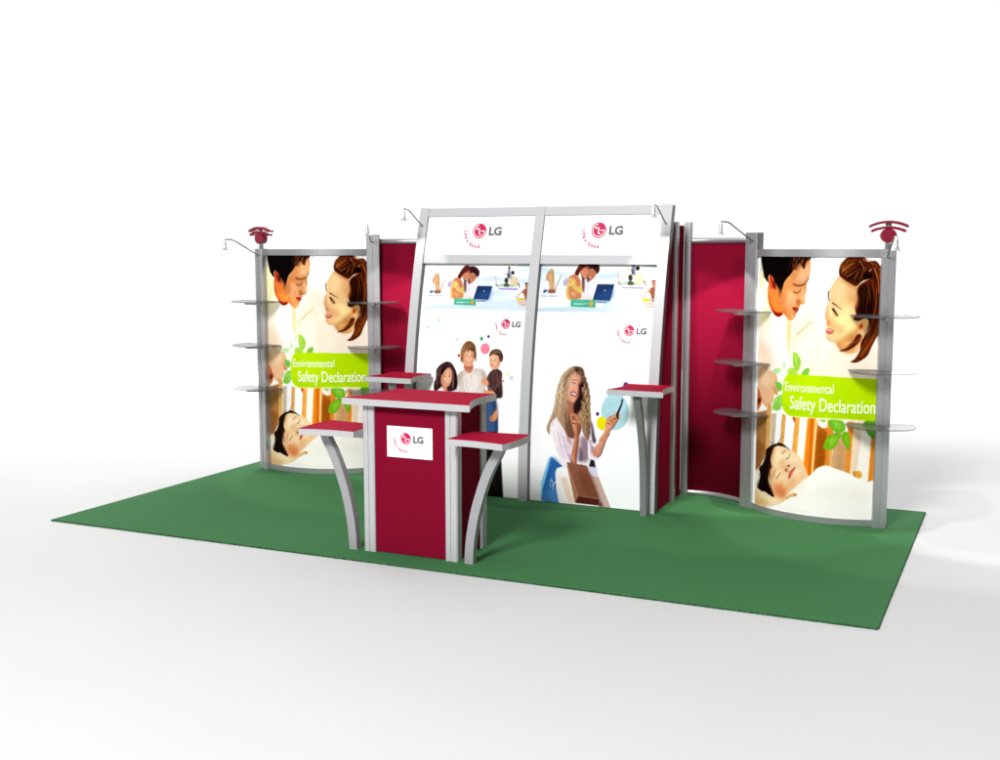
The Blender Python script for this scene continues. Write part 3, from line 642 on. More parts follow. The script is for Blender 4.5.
class Canvas:
    def __init__(s, u0, u1, v0, v1, res, bg):
        s.u0, s.v0 = u0, v0; s.nx = int(round((u1 - u0) / res)) + 1; s.ny = int(round((v1 - v0) / res)) + 1
        s.rx = (u1 - u0) / (s.nx - 1); s.ry = (v1 - v0) / (s.ny - 1)
        s.img = np.ones((s.ny, s.nx, 3)) * np.array([int(bg[i:i + 2], 16) / 255 for i in (0, 2, 4)])
        s.clip = None
    def bbox(s, P, pad):
        x0 = max(0, int((P[:, 0].min() - pad - s.u0) / s.rx)); x1 = min(s.nx, int((P[:, 0].max() + pad - s.u0) / s.rx) + 2)
        y0 = max(0, int((P[:, 1].min() - pad - s.v0) / s.ry)); y1 = min(s.ny, int((P[:, 1].max() + pad - s.v0) / s.ry) + 2)
        return x0, x1, y0, y1
    def poly(s, P, col, a, soft):
        pad = 3 * soft + .004; x0, x1, y0, y1 = s.bbox(P, pad)
        if x1 <= x0 or y1 <= y0: return
        K = 3; w, h = (x1 - x0) * K, (y1 - y0) * K
        px = s.u0 + (x0 - .5 + (np.arange(w) + .5) / K) * s.rx; py = s.v0 + (y0 - .5 + (np.arange(h) + .5) / K) * s.ry
        ins = np.zeros((h, w), bool); Q = np.roll(P, -1, 0)
        for (ax, ay), (bx, by) in zip(P, Q):
            c = (ay > py) != (by > py)
            if not c.any(): continue
            r = np.nonzero(c)[0]; xi = ax + (py[r] - ay) / (by - ay) * (bx - ax)
            ins[r] ^= px[None, :] < xi[:, None]
        m = ins.reshape(y1 - y0, K, x1 - x0, K).mean((1, 3))
        s.comp(m, x0, x1, y0, y1, col, a, soft)
    def comp(s, m, x0, x1, y0, y1, col, a, soft):
        if soft > 0:
            for ax, r in ((0, s.ry), (1, s.rx)):
                sg = soft / r
                if sg < .3: continue
                R = int(2.5 * sg) + 1; k = np.exp(-np.arange(-R, R + 1) ** 2 / (2 * sg * sg)); k /= k.sum()
                mp = np.pad(m, [(R, R) if i == ax else (0, 0) for i in (0, 1)], mode='edge'); out = np.zeros_like(m); L = m.shape[ax]
                for i, kk in enumerate(k): out += kk * (mp[i:i + L] if ax == 0 else mp[:, i:i + L])
                m = out
        if s.clip is not None: m = m * s.clip[y0:y1, x0:x1]
        m = (m * a)[..., None]; c = np.array([int(col[i:i + 2], 16) / 255 for i in (0, 2, 4)])
        s.img[y0:y1, x0:x1] = s.img[y0:y1, x0:x1] * (1 - m) + c * m
    def stroke(s, P, col, a, w0, w1, soft):
        x0, x1, y0, y1 = s.bbox(P, max(w0, w1) + 3 * soft + .004)
        if x1 <= x0 or y1 <= y0: return
        X, Y = np.meshgrid(s.u0 + np.arange(x0, x1) * s.rx, s.v0 + np.arange(y0, y1) * s.ry)
        best = np.full(X.shape, -9.0); n = len(P) - 1
        for i in range(n):
            a_, b_ = P[i], P[i + 1]; d = b_ - a_; L2 = max(1e-12, d @ d)
            t = np.clip(((X - a_[0]) * d[0] + (Y - a_[1]) * d[1]) / L2, 0, 1)
            w = w0 + (w1 - w0) * (i + t) / n
            best = np.maximum(best, w / 2 - np.hypot(X - a_[0] - t * d[0], Y - a_[1] - t * d[1]))
        s.comp(np.clip(best / s.rx + .5, 0, 1), x0, x1, y0, y1, col, a, soft)
    def draw(s, shapes, f=lambda P: P):
        for sh in shapes:
            if sh[0] in 'PQ':
                P = f(np.array(sh[4], float).reshape(-1, 2) / 1000)
                if sh[0] == 'P': P = cat_closed(P)
                s.poly(P, sh[1], sh[2], sh[3] / 1000)
            elif sh[0] == 'L':
                P = f(np.array(sh[6], float).reshape(-1, 2) / 1000)
                s.stroke(cat_open(P), sh[1], sh[2], sh[4] / 1000, sh[5] / 1000, sh[3] / 1000)
            else:
                _, cols, a, n, w, seed, gs = sh; r = np.random.RandomState(seed)
                G = [resample(cat_open(f(np.array(g, float).reshape(-1, 2) / 1000)), 14) for g in gs]
                for _ in range(n):
                    t = r.rand() * (len(G) - 1) * 1.04 - .02 * (len(G) - 1); k = int(min(max(t, 0), len(G) - 1.001)); t -= k
                    P = G[k] * (1 - t) + G[k + 1] * t; wob = np.cumsum(r.randn(14, 2) * .0016, 0); P = P + wob
                    i0 = r.randint(0, 7); i1 = r.randint(i0 + 4, 15); ww = w / 1000 * (.5 + 1.3 * r.rand()); Q = P[i0:i1]
                    if 22 <= seed <= 25:
                        Q = cat_open(Q, 4); T = np.gradient(Q, axis=0); T /= np.hypot(T[:, :1], T[:, 1:]) + 1e-9; am = .006 + .008 * r.rand(); ph = r.rand() * 6
                        L_ = np.r_[0, np.cumsum(np.hypot(*np.diff(Q, axis=0).T))]; Q = Q + np.c_[-T[:, 1], T[:, 0]] * (am * np.sin(L_ / .0085 + ph))[:, None]
                    s.stroke(Q, cols[r.randint(len(cols))], min(1, a * (.7 + .6 * r.rand())), ww * 1.5, ww * .5, .0015)
    def grain(s, seed):
        """uneven tone of a printed photograph, absent in the bare paper"""
        r = np.random.RandomState(seed)
        def field(step):
            gx, gy = s.nx // step + 3, s.ny // step + 3; g = r.randn(gy, gx); y = np.arange(s.ny) / step; x = np.arange(s.nx) / step
            yi, xi = y.astype(int), x.astype(int); fy, fx = (y - yi)[:, None], (x - xi)[None]; fy, fx = fy * fy * (3 - 2 * fy), fx * fx * (3 - 2 * fx)
            return (g[np.ix_(yi, xi)] * (1 - fy) * (1 - fx) + g[np.ix_(yi, xi + 1)] * (1 - fy) * fx + g[np.ix_(yi + 1, xi)] * fy * (1 - fx) + g[np.ix_(yi + 1, xi + 1)] * fy * fx)
        f = .016 * field(12) + .012 * field(5) + .012 * field(2); L_ = s.img.mean(2); sat = s.img.max(2) - s.img.min(2)
        wgt = np.clip((1 - L_) * 3, 0, 1); wgt *= 1 - .75 * np.clip((sat - .75) * 6, 0, 1)
        s.img = np.clip(s.img * (1 + (f * wgt)[..., None]), 0, 1)
def print_mesh(name, cv, surf, mat, parent, rows=None, gain=.92, gam=1.0):
    r0, r1 = rows or (0, cv.ny); img = np.clip(cv.img[r0:r1], 0, 1); ny, nx = img.shape[:2]
    U, V = np.meshgrid(cv.u0 + np.arange(nx) * cv.rx, cv.v0 + (r0 + np.arange(ny)) * cv.ry)
    co = np.stack(surf(U, V), -1).reshape(-1, 3).astype(np.float32)
    idx = np.arange(nx * ny).reshape(ny, nx)
    q = np.stack([idx[:-1, :-1], idx[:-1, 1:], idx[1:, 1:], idx[1:, :-1]], -1).reshape(-1, 4).astype(np.int32)
    me = bpy.data.meshes.new(name); me.vertices.add(nx * ny); me.vertices.foreach_set('co', co.ravel())
    me.loops.add(q.size); me.loops.foreach_set('vertex_index', q.ravel()); me.polygons.add(len(q))
    me.polygons.foreach_set('loop_start', np.arange(0, q.size, 4, dtype=np.int32)); me.polygons.foreach_set('loop_total', np.full(len(q), 4, np.int32))
    me.polygons.foreach_set('use_smooth', np.ones(len(q), bool)); me.update(); me.validate()
    g = img.reshape(-1, 3); l = np.where(g <= .04045, g / 12.92, ((g + .055) / 1.055) ** 2.4)
    ca = me.color_attributes.new('print', 'FLOAT_COLOR', 'POINT')
    ca.data.foreach_set('color', np.c_[l ** gam * gain, np.ones(len(l))].astype(np.float32).ravel())
    return link(name, me, mat, parent)

# ------------------------------------------------------------------ flat lettering laid on a surface
_tc = {}
def glyph_mesh(txt, bold=0.0):
    k = (txt, bold)
    if k in _tc: return _tc[k]
    cu = bpy.data.curves.new('t', 'FONT'); cu.body = txt; cu.size = 1; cu.offset = bold; cu.resolution_u = 4
    o = bpy.data.objects.new('t', cu); COL.objects.link(o); dg = bpy.context.evaluated_depsgraph_get()
    me = bpy.data.meshes.new_from_object(o.evaluated_get(dg)); v = [tuple(q.co[:2]) for q in me.vertices]; f = [tuple(q.vertices) for q in me.polygons]
    bpy.data.objects.remove(o); bpy.data.curves.remove(cu); bpy.data.meshes.remove(me)
    _tc[k] = (v, f); return v, f
def on_surface(name, parts, surf, mat, parent):
    """parts: list of (verts2d, faces) already in surface (u, v) metres"""
    vs, fs = [], []
    for v, f in parts:
        b = len(vs); vs += [tuple(float(c) for c in surf(np.float64(x), np.float64(y))) for x, y in v]; fs += [tuple(i + b for i in q) for q in f]
    me = bpy.data.meshes.new(name); me.from_pydata(vs, [], fs)
    return link(name, me, mat, parent)
def text_fit(txt, u0, u1, base, cap, slope=0, bold=0, shear=0):
    v, f = glyph_mesh(txt, bold); xs = [a for a, _ in v]; a0, a1 = min(xs), max(xs)
    H = max(b for (a, b) in glyph_mesh('E', bold)[0]); s = (u1 - u0) / (a1 - a0)
    return [(u0 + (a - a0) * s + b * shear * cap / H, base + b * cap / H + (a - a0) * s * slope) for a, b in v], f
def disc(u, v, r, n=40): return [(u + r * math.cos(k * 2 * PI / n), v + r * math.sin(k * 2 * PI / n)) for k in range(n)], [tuple(range(n))]
def ringarc(u, v, r0, r1, a0, a1, n=36):
    vs = []; fs = []
    for k in range(n + 1):
        a = a0 + (a1 - a0) * k / n; vs += [(u + r0 * math.cos(a), v + r0 * math.sin(a)), (u + r1 * math.cos(a), v + r1 * math.sin(a))]
        if k: fs.append((2 * k - 2, 2 * k - 1, 2 * k + 1, 2 * k))
    return vs, fs
def rect(x0, x1, y0, y1): return [(x0, y0), (x1, y0), (x1, y1), (x0, y1)], [(0, 1, 2, 3)]
def emblem(u, v, s, surf_of, parent):
    """round emblem, grey letters, curved slogan; surf_of(off) gives a surface lifted by off"""
    r = .0635 * s
    e = on_surface('emblem', [disc(u, v, r)], surf_of(.0012), M['magenta'], parent)
    t = .10 * r
    on_surface('emblem_lines', [ringarc(u, v, .74 * r, .84 * r, PI * .55, 2 * PI - .03), rect(u + .18 * r, u + .84 * r, v - .06 * r, v + .05 * r),
        rect(u - .08 * r, u + .03 * r, v - .46 * r, v + .42 * r), rect(u + .03 * r, u + .27 * r, v - .46 * r, v - .35 * r), disc(u - .34 * r, v + .30 * r, .13 * r, 16)], surf_of(.0024), M['white'], e)
    on_surface('lettering', [text_fit('LG', u + .088 * s, u + .208 * s, v - .034 * s, .068 * s, bold=.05)], surf_of(.0015), M['ink'], parent)
    parts = []; word = "Life's Good"; R = .142 * s; cap = .027 * s; n = len(word)
    wid = {'L': .55, 'i': .3, 'f': .4, 'e': .6, "'": .28, 's': .52, ' ': .38, 'G': .8, 'o': .66, 'd': .66}
    tot = sum(wid[c] for c in word); a = PI * .985; span = PI * .56
    for c in word:
        ac = a + span * wid[c] / tot / 2
        if c != ' ':
            gv, gf = glyph_mesh(c, .045); m_ = (min(x for x, y in gv) + max(x for x, y in gv)) / 2
            k = cap / .7; ca, sa = math.cos(ac), math.sin(ac); tx, ty = -sa, ca; nx_, ny_ = -ca, -sa
            parts.append(([(u + R * ca + (x - m_) * k * tx + y * k * nx_, v + R * sa + (x - m_) * k * ty + y * k * ny_) for x, y in gv], gf))
        a += span * wid[c] / tot
    on_surface('slogan_lettering', parts, surf_of(.0015), M['magenta'], parent)

# ------------------------------------------------------------------ setting
def build_setting():
    o = mesh('floor', [(3.73 - .4195 * a + .9078 * b, -6.43 + .9078 * a + .4195 * b, -.012) for a, b in ((-8, -16), (-8, 16), (19.3, 16), (19.3, -16))], [(0, 1, 2, 3)], M['floor']); tag(o, None, None, kind='structure')
    W, D = 3.048, 3.048; r = random.Random(3)
    top = []
    def jag(a, b, n, amp):
        pts = []
        for i in range(n):
            t = i / n; pts.append((a[0] + (b[0] - a[0]) * t, a[1] + (b[1] - a[1]) * t))
        return pts
    e = empty('carpet', (0, 0, 0), 0, 'green rectangular carpet lying on the white floor under the whole display', 'carpet')
    box('pile', -W, W, 0, D, -.0115, 0, M['carpet'], e, bevel=.003)
    # ragged row of cut tufts along the front and right edges
    vs, fs = [], []
    def tuft(x, y, dx, dy):
        b = len(vs); h = -.0115 + .011 * r.uniform(.55, 1.25); w = r.uniform(.004, .01)
        ox, oy = dy * .004, -dx * .004
        for s_, z in ((-1, -.0116), (1, -.0116), (r.uniform(.2, .8), h), (-r.uniform(.2, .8), h)):
            vs.append((x + dx * w * s_ + ox * r.uniform(.7, 1.3), y + dy * w * s_ + oy, z))
        for s_, z in ((-1, -.0116), (1, -.0116), (.5, h), (-.5, h)):
            vs.append((x + dx * w * s_, y + dy * w * s_, z))
        fs.extend([(b, b + 1, b + 2, b + 3), (b, b + 4, b + 5, b + 1), (b + 1, b + 5, b + 6, b + 2), (b + 2, b + 6, b + 7, b + 3), (b + 3, b + 7, b + 4, b)])
    for i in range(520): tuft(-W + i * 2 * W / 520 + r.uniform(0, .01), 0, 1, 0)
    for i in range(240): tuft(W, i * D / 240 + r.uniform(0, .01), 0, 1)
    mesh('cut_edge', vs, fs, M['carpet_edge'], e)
build_setting()

# ------------------------------------------------------------------ curved graphic walls
CX, CY, RR = 2.4047, 3.1616, .8475
AA0, AA1 = -2.37605, -1.18267
def arcpt(side, R, t):
    """t 0..1 from the panel's left end to its right end as seen from the front"""
    if side > 0: a = AA0 + (AA1 - AA0) * t; return CX + R * np.cos(a), CY + R * np.sin(a)
    a = (PI - AA1) + (AA1 - AA0) * t * 1.045
    return -CX + R * np.cos(a), CY + R * np.sin(a)
def arc_slab(name, side, r0, r1, z0, z1, mat, parent, n=28, bevel=0):
    rings = []
    for i in range(n + 1):
        t = i / n if side < 0 else -.045 + 1.045 * i / n
        (x0, y0), (x1, y1) = arcpt(side, r0, t), arcpt(side, r1, t)
        rings.append([(x0, y0, z0), (x1, y1, z0), (x1, y1, z1), (x0, y0, z1)])
    return sweep(name, rings, mat, parent)
RP = .8355; ARC = (AA1 - AA0) * RP
def poster_surf(side, off=0):
    return lambda U, V: (*arcpt(side, RP + off, U / ARC), V)
cvp = Canvas(0, ARC, .045, 2.008, .0035, 'fffdf4'); cvp.draw(ART['poster']); cvp.grain(1)
for side, lab in ((1, 'curved graphic wall with baby and couple poster at the right end, its lower edge fully in view'), (-1, 'curved graphic wall with baby and couple poster at the left end, partly behind the counter')):
    w = empty('graphic_wall', (0, 0, 0), 0, lab, 'display wall', 'curved poster walls at the two ends')
    pr = print_mesh('poster', cvp, poster_surf(side), M['print'], w, gain=.90, gam=1.18)
    arc_slab('backing_panel', side, RP - .003, RP - .012, .03, 2.03, M['white'], w)
    arc_slab('top_rail', side, RR + .002, RP - .04, 2.004, 2.06, M['alu'], w)
    arc_slab('bottom_rail', side, RR + .002, RP - .04, 0.001, .048, M['alu'], w)
    sf = lambda off, side=side: poster_surf(side, off)
    on_surface('lettering', [text_fit('Environmental', .309, .692, .985, .07, slope=.0137, bold=.0), text_fit('Safety Declaration', .357, .992 if side > 0 else .962, .853, .098, slope=-.005, bold=.004)], sf(.0015), M['cream'], w)
    # end post and the tall junction post
    post('end_post', side * 2.772, 2.375, side * .26, .098, .075, 2.063, M['alu'], w)
for side, lab in ((1, 'curved burgundy side wall between the tower and the right poster wall'), (-1, 'curved burgundy side wall between the tower and the left poster wall')):
    w = empty('burgundy_wall', (0, 0, 0), 0, lab, 'display wall', 'burgundy curved side walls')
    A, B, C_ = (1.150, 2.885), (1.416, 2.866), (1.690, 2.692)
    ax, ay = A; bx, by = B; cx_, cy_ = C_; d = 2 * (ax * (by - cy_) + bx * (cy_ - ay) + cx_ * (ay - by))
    ux = ((ax * ax + ay * ay) * (by - cy_) + (bx * bx + by * by) * (cy_ - ay) + (cx_ * cx_ + cy_ * cy_) * (ay - by)) / d
    uy = ((ax * ax + ay * ay) * (cx_ - bx) + (bx * bx + by * by) * (ax - cx_) + (cx_ * cx_ + cy_ * cy_) * (bx - ax)) / d
    rr = math.hypot(ax - ux, ay - uy); t0 = math.atan2(ay - uy, ax - ux); t1 = math.atan2(cy_ - uy, cx_ - ux)
    def slab(name, r0, r1, z0, z1, mat):
        rings = []
        for i in range(25):
            t = t0 + (t1 - t0) * i / 24; c, s_ = math.cos(t), math.sin(t)
            rings.append([(side * (ux + q * c), uy + q * s_, z) for q, z in ((r0, z0), (r1, z0), (r1, z1), (r0, z1))])
        o = sweep(name, rings, mat, w)
        for f in o.data.polygons: f.use_smooth = abs(f.normal.z) < .5
        return o
    slab('fabric_panel', rr + .010, rr + .022, .03, 2.12, M['red'])
    slab('top_rail', rr, rr + .04, 2.108, 2.150, M['alu'])
    slab('bottom_rail', rr, rr + .04, .001, .042, M['alu'])
    post('junction_post', side * 1.735, 2.655, side * -.50, .118, .085, 2.188, M['alu'], w)
    post('tall_post', side * 1.135, 2.905, side * .1, .06, .07, 2.278, M['alu'], w)

# ------------------------------------------------------------------ central tower
def sy(z): return 2.08 + .0655 * z * z
ZS = [i * 2.412 / 20 for i in range(21)]
tower = empty('tower', (0, 0, 0), 0, 'tall leaning central tower with two tall white graphic bays and pale silver frame', 'display tower')
def stile(x0, x1, depth=.08):
    rings = []
    for z in ZS:
        sl = .131 * z; n = 1 / math.hypot(1, sl); dy, dz = depth * n, -sl * depth * n
        y = sy(z); rings.append([(x0, y, z), (x1, y, z), (x1, y + dy, max(0, z + dz)), (x0, y + dy, max(0, z + dz))])
    rings[0] = [(x0, sy(0), 0), (x1, sy(0), 0), (x1, sy(0) + depth, 0), (x0, sy(0) + depth, 0)]
    o = sweep('upright', rings, M['white_frame'], tower, bevel=0)
    return o
def side_shade(x, o0, o1, z0=0.0, w=.0022):  # thin added strip, its dark colour paints the unlit side of an upright
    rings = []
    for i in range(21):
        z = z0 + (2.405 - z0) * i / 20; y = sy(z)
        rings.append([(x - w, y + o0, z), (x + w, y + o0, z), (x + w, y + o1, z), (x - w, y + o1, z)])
    sweep('side_shade', rings, M['stile_shade'], tower)
for a, b in ((-1.13, -1.048), (-.04, .042), (1.047, 1.127)):
    stile(a, b); side_shade(b, .006, .05 if b < 1 else .076); side_shade(a, .006, .05 if a > -1 else .076)
def bay_surf(off): return lambda U, V: (U, 2.08 + off + .0655 * V * V + 0 * U, V + 0 * U)
def slabz(name, x0, x1, z0, z1, o0, o1, mat, n=6):
    rings = []
    for i in range(n + 1):
        z = z0 + (z1 - z0) * i / n; rings.append([(x0, sy(z) + o0, z), (x1, sy(z) + o0, z), (x1, sy(z) + o1, z), (x0, sy(z) + o1, z)])
    return sweep(name, rings, mat, tower)
for bi, (x0, x1, key) in enumerate(((-1.047, -.041, 'family'), (.043, 1.046, 'caller'))):
    cv = Canvas(x0, x1, .004, 1.942, .0035, 'ffffff'); cv.draw(ART[key])
    cl = np.zeros((cv.ny, cv.nx)); V = cv.v0 + np.arange(cv.ny) * cv.ry; U = cv.u0 + np.arange(cv.nx) * cv.rx
    zb = 1.553 if bi == 0 else 1.549
    cl[np.ix_(V > zb, U < (x1 - .012))] = 1; cv.clip = cl
    f = (lambda P: P) if bi == 0 else (lambda P: np.stack([(P[:, 0] + .732) * 1.04 + .331, (P[:, 1] - 1.588) * 1.14 + 1.593], 1))
    cv.draw(ART['banner'], f); cv.clip = None; cv.grain(5 + bi)
    rs = int((zb - cv.v0) / cv.ry)
    lo = print_mesh('lower_graphic', cv, bay_surf(.055), M['print'], tower, (0, rs + 1), gain=.88, gam=1.15); lo['label'] = 'tall white print with smiling family' if bi == 0 else 'tall white print with long haired shopper holding a phone'
    up = print_mesh('banner_graphic', cv, bay_surf(.055), M['print'], tower, (rs, cv.ny), gain=.86, gam=1.05); up['label'] = 'pale blue banner print with couple at a laptop' + (', left bay' if bi == 0 else ', right bay')
    slabz('backing_panel', x0, x1, .004, 1.96, .059, .07, M['white'], 12)
    slabz('header_panel', x0, x1, 1.946, 2.35, .016, .032, M['white'])
    slabz('header_shade_band', x0, x1, 1.940, 2.012, .0125, .05, M['white_frame'], 3)  # added grey strip standing in for the shadow band low on the header
    slabz('top_rail', x0, x1, 2.338, 2.408, .004, .06, M['white_frame'], 3)
    hs = lambda off: bay_surf(.016 - off)
    gs = lambda off: bay_surf(.055 - off)
    if bi == 0: emblem(-.543, 2.212, 1, hs, tower); emblem(-.235, 1.442, .66, gs, tower)
    else: emblem(.527, 2.212, 1, hs, tower); emblem(.842, 1.418, .70, gs, tower)
for sx in (-1, 1):
    # side cheek: burgundy panel behind the leaning upright, then the vertical front post
    post('tall_post', sx * 1.118, 2.585, 0, .046, .062, 2.276, M['alu'], tower)
    vs = []
    for x in (sx * 1.098, sx * 1.110):
        for z in [i * 2.25 / 12 for i in range(13)]: vs += [(x, sy(z) + .075, z), (x, 2.86, z)]
    n = 26; fs = []
    for k in range(12):
        fs.append((2 * k, 2 * k + 1, 2 * k + 3, 2 * k + 2)); fs.append((n + 2 * k, n + 2 * k + 2, n + 2 * k + 3, n + 2 * k + 1))
        fs.append((2 * k, 2 * k + 2, n + 2 * k + 2, n + 2 * k)); fs.append((2 * k + 1, n + 2 * k + 1, n + 2 * k + 3, 2 * k + 3))
    fs.append((0, n, n + 1, 1)); fs.append((24, 25, n + 25, n + 24))
    mesh('side_panel', vs, fs, M['red'], tower)
box('back_panel', -1.09, 1.09, 2.86, 2.88, .002, 2.25, M['red'], tower)

# ------------------------------------------------------------------ tapered table tops
def top_outline(wf, wb, d, waist, bulge=0, n=10):
    """front at y=0 going back to y=d; concave sides"""
    pts = [(-wf / 2 + wf * i / n, bulge * math.sin(PI * i / n)) for i in range(n)]
    pts += [(wf / 2 + (wb - wf) / 2 * i / n - waist * math.sin(PI * i / n), d * i / n) for i in range(n)]
    pts += [(wb / 2 - wb * i / n, d) for i in range(n)]
    pts += [(-wb / 2 - (wf - wb) / 2 * i / n + waist * math.sin(PI * i / n), d - d * i / n) for i in range(n)]
    return pts
def shrink(poly, k):
    n = len(poly); out = []
    for i in range(n):
        a, b, c = Vector(poly[i - 1]), Vector(poly[i]), Vector(poly[(i + 1) % n])
        t = (c - a).normalized(); out.append(tuple(b + Vector((-t.y, t.x)) * k))
    return out
def table_top(poly, ztop, th, parent):
    prism('edge_trim', poly, ztop - th, ztop - .001, M['silver'], parent)
    prism('laminate_top', shrink(poly, .004), ztop - .003, ztop + .0012, M['red_top'], parent)
# tower shelves with bowed legs
for sx, lab in ((1, 'small burgundy tapered counter on a bowed leg against the right upright of the tower'), (-1, 'small burgundy tapered counter on the left upright of the tower, rising behind the front counter')):
    e = empty('side_counter', (sx * 1.066, 1.74, 0), 0, lab, 'counter', 'small counters attached to the tower')
    table_top(top_outline(.44, .385, .405, .03), 1.01, .043, e)
    prof = [(0, 1.982), (.29, 1.969), (.49, 1.946), (.73, 1.876), (.95, 1.782), (.968, 1.772)]
    zz = np.linspace(0, .968, 22); yy = np.interp(zz, [a for a, _ in prof], [b for _, b in prof]); yy = np.convolve(np.pad(yy, 2, mode='edge'), np.ones(5) / 5, 'valid')
    rings = [[(x, y - 1.74 + o, z) for x, o in ((-.025, 0), (.025, 0), (.025, .05), (-.025, .05))] for z, y in zip(zz, yy)]
    sweep('bowed_leg', rings, M['leg'], e)

# ------------------------------------------------------------------ front counter
kc = empty('front_counter', (-.012, .22, 0), 0, 'burgundy reception counter with tapered top, silver posts and white sign in the foreground', 'counter')
table_top([(x, y - .065) for x, y in top_outline(.968, .80, .59, .055)], 1.067, .045, kc)
box('front_panel', -.285, .275, .012, .026, .004, 1.022, M['red'], kc)
box('back_panel', -.285, .285, .436, .448, .004, 1.022, M['red'], kc)
for sx in (-1, 1):
    box('side_panel', sx * .335 - .006, sx * .335 + .006, .06, .40, .004, 1.022, M['red'], kc)
    for y in (.034, .420): post('corner_post', sx * .314 + (0 if sx > 0 else -.001), y, 0, .088, .078, 1.022, M['silver'], kc)
    box('corner_fin', sx * .353 - .007, sx * .353 + .007, .005, .03, .002, 1.02, M['silver'], kc)
sg = box('sign', -.173, .173, .004, .0118, .673, .884, M['white'], kc, bevel=.001)
emblem(-.03, .803, .66, lambda off: (lambda U, V: (U, .004 - off + 0 * U, V + 0 * U)), sg)

# corner wings of the counter
def wing(sx, lab):
    e = empty('wing_counter', (-.012, .22, 0), 0, lab, 'counter', 'small wing counters beside the front counter')
    q = [(.352, -.135), (.40, -.132), (.47, -.128), (.55, -.132), (.65, -.147), (.767, -.174), (.785, -.10), (.793, 0.02), (.792, .12), (.778, .252), (.66, .236), (.50, .224), (.372, .218), (.362, .10), (.357, -.02)]
    poly = [(sx * x, y) for x, y in q]
    if sx < 0: poly = poly[::-1]
    table_top(poly, .85, .042, e)
    prof = [(0, .445), (.165, .455), (.37, .494), (.61, .573), (.775, .664), (.812, .690)]
    zz = np.linspace(0, .81, 24); xx = np.interp(zz, [a for a, _ in prof], [b for _, b in prof]); xx = np.convolve(np.pad(xx, 2, mode='edge'), np.ones(5) / 5, 'valid')
    rings = []
    for i, (z, x) in enumerate(zip(zz, xx)):
        j0, j1 = max(i - 1, 0), min(i + 1, 23); sl = (xx[j1] - xx[j0]) / (zz[j1] - zz[j0]); w = .031 * math.hypot(1, sl)
        rings.append([(sx * (x - w), -.012, z), (sx * (x + w), -.012, z), (sx * (x + w), .042, z), (sx * (x - w), .042, z)])
    sweep('bowed_leg', rings, M['legs2'], e)
    box('bracket', min(sx * .34, sx * .45), max(sx * .34, sx * .45), .05, .08, .775, .806, M['silver'], e)
wing(-1, 'small burgundy wing counter on a bowed leg, left of the front counter')
wing(1, 'small burgundy wing counter on a bowed leg, right of the front counter')

# ------------------------------------------------------------------ acrylic shelves on the posts
def make_shelf():
    e = empty('acrylic_shelf', (0, 0, 0), 0, '', '')
    n = 40; hw, dp, th = .243, .28, .012; pts = []
    for i in range(n + 1):                                  # half-moon blade: local -y is outward
        t = PI * i / n; c, s_ = math.cos(t), math.sin(t)
        pts.append((-hw * abs(c) ** .8 * (1 if c > 0 else -1), .03 - dp * (s_ ** .75)))
    pts = pts + [(hw - .02, .055), (-hw + .02, .055)]
    prism('blade', pts, .0, th, M['glass'], e, bevel=.003)
    b = mesh('bracket', [(-.018, .05, -.001), (.018, .05, -.001), (.018, -.17, -.001), (-.018, -.17, -.001), (-.018, .05, -.034), (.018, .05, -.034), (.018, -.17, -.018), (-.018, -.17, -.018)],
             [(0, 1, 2, 3), (4, 7, 6, 5), (0, 4, 5, 1), (1, 5, 6, 2), (2, 6, 7, 3), (3, 7, 4, 0)], M['alu'], e, bevel=.003)
    return e
sh0 = make_shelf(); first = True
hts = (1.573, 1.168, .766); rows = ('topmost', 'middle', 'lowest')
spots = (('the outer post of the right poster wall', 2.765, 2.335, .26), ('the outer post of the left poster wall', -2.765, 2.335, -.26),
         ('the post between the right burgundy wall and poster', 1.715, 2.615, -.47), ('the post between the left burgundy wall and poster', -1.715, 2.615, .47))
for where, x, y, rz in spots:
    for h, rw in zip(hts, rows):
        s_ = sh0 if first else copy_tree(sh0); first = False
        s_.location = (x, y, h); s_.rotation_euler = (0, 0, rz)
        tag(s_, f'{rw} smoked acrylic shelf on {where}', 'shelf', 'smoked acrylic half moon shelves')

# ------------------------------------------------------------------ arm lamps
def make_lamp(reach, rise):
    e = empty('arm_lamp', (0, 0, 0), 0, '', '')
    pts = [(0, .01, 0), (0, -.02, .004)]
    for t in (0.15, .3, .45, .6, .7): pts.append((0, -.02 - (reach - .02) * t, .004 + rise * t * 1.27))
    pts += [(0, -reach * .80, rise * .985), (0, -reach * .88, rise), (0, -reach * .985, rise)]
    tube('arm', pts, .0055, M['wire'], e, 8)
    zt = rise - .006
    lathe('lamp_shade', [(.003, .010), (.010, .006), (.0105, 0), (.0105, -.008), (.012, -.010), (.0145, -.02), (.0145, -.055), (.018, -.066), (.026, -.080), (.034, -.088), (.035, -.0905), (.031, -.0895), (.012, -.07), (.003, -.068)], (0, -reach, zt), M['shade'], e)
    lathe('bulb', [(.002, -.071), (.008, -.073), (.009, -.079), (.006, -.084), (.001, -.086)], (0, -reach, zt), M['bulb'], e, 14)
    return e
L1 = make_lamp(.385, .145); L2 = make_lamp(.33, .135)
lamps = [(L1, -2.765, 2.34, 2.003, -.26, 'silver arm lamp leaning out from the left end post beside the burgundy finial'),
         (None, 2.765, 2.34, 2.003, .26, 'silver arm lamp on the right end post beside the burgundy finial'),
         (None, 1.735, 2.61, 2.123, -.47, 'silver arm lamp over the top rail of the right burgundy wall'),
         (None, -1.735, 2.61, 2.128, .47, 'silver arm lamp over the top rail of the left burgundy wall'),
         (L2, -1.09, sy(2.262), 2.262, 0, 'silver arm lamp near the top of the left upright of the tower'),
         (None, 1.087, sy(2.262), 2.262, 0, 'silver arm lamp near the top of the right upright of the tower')]
LAMP_E = (26, 24, 46, 26, 13, 13)
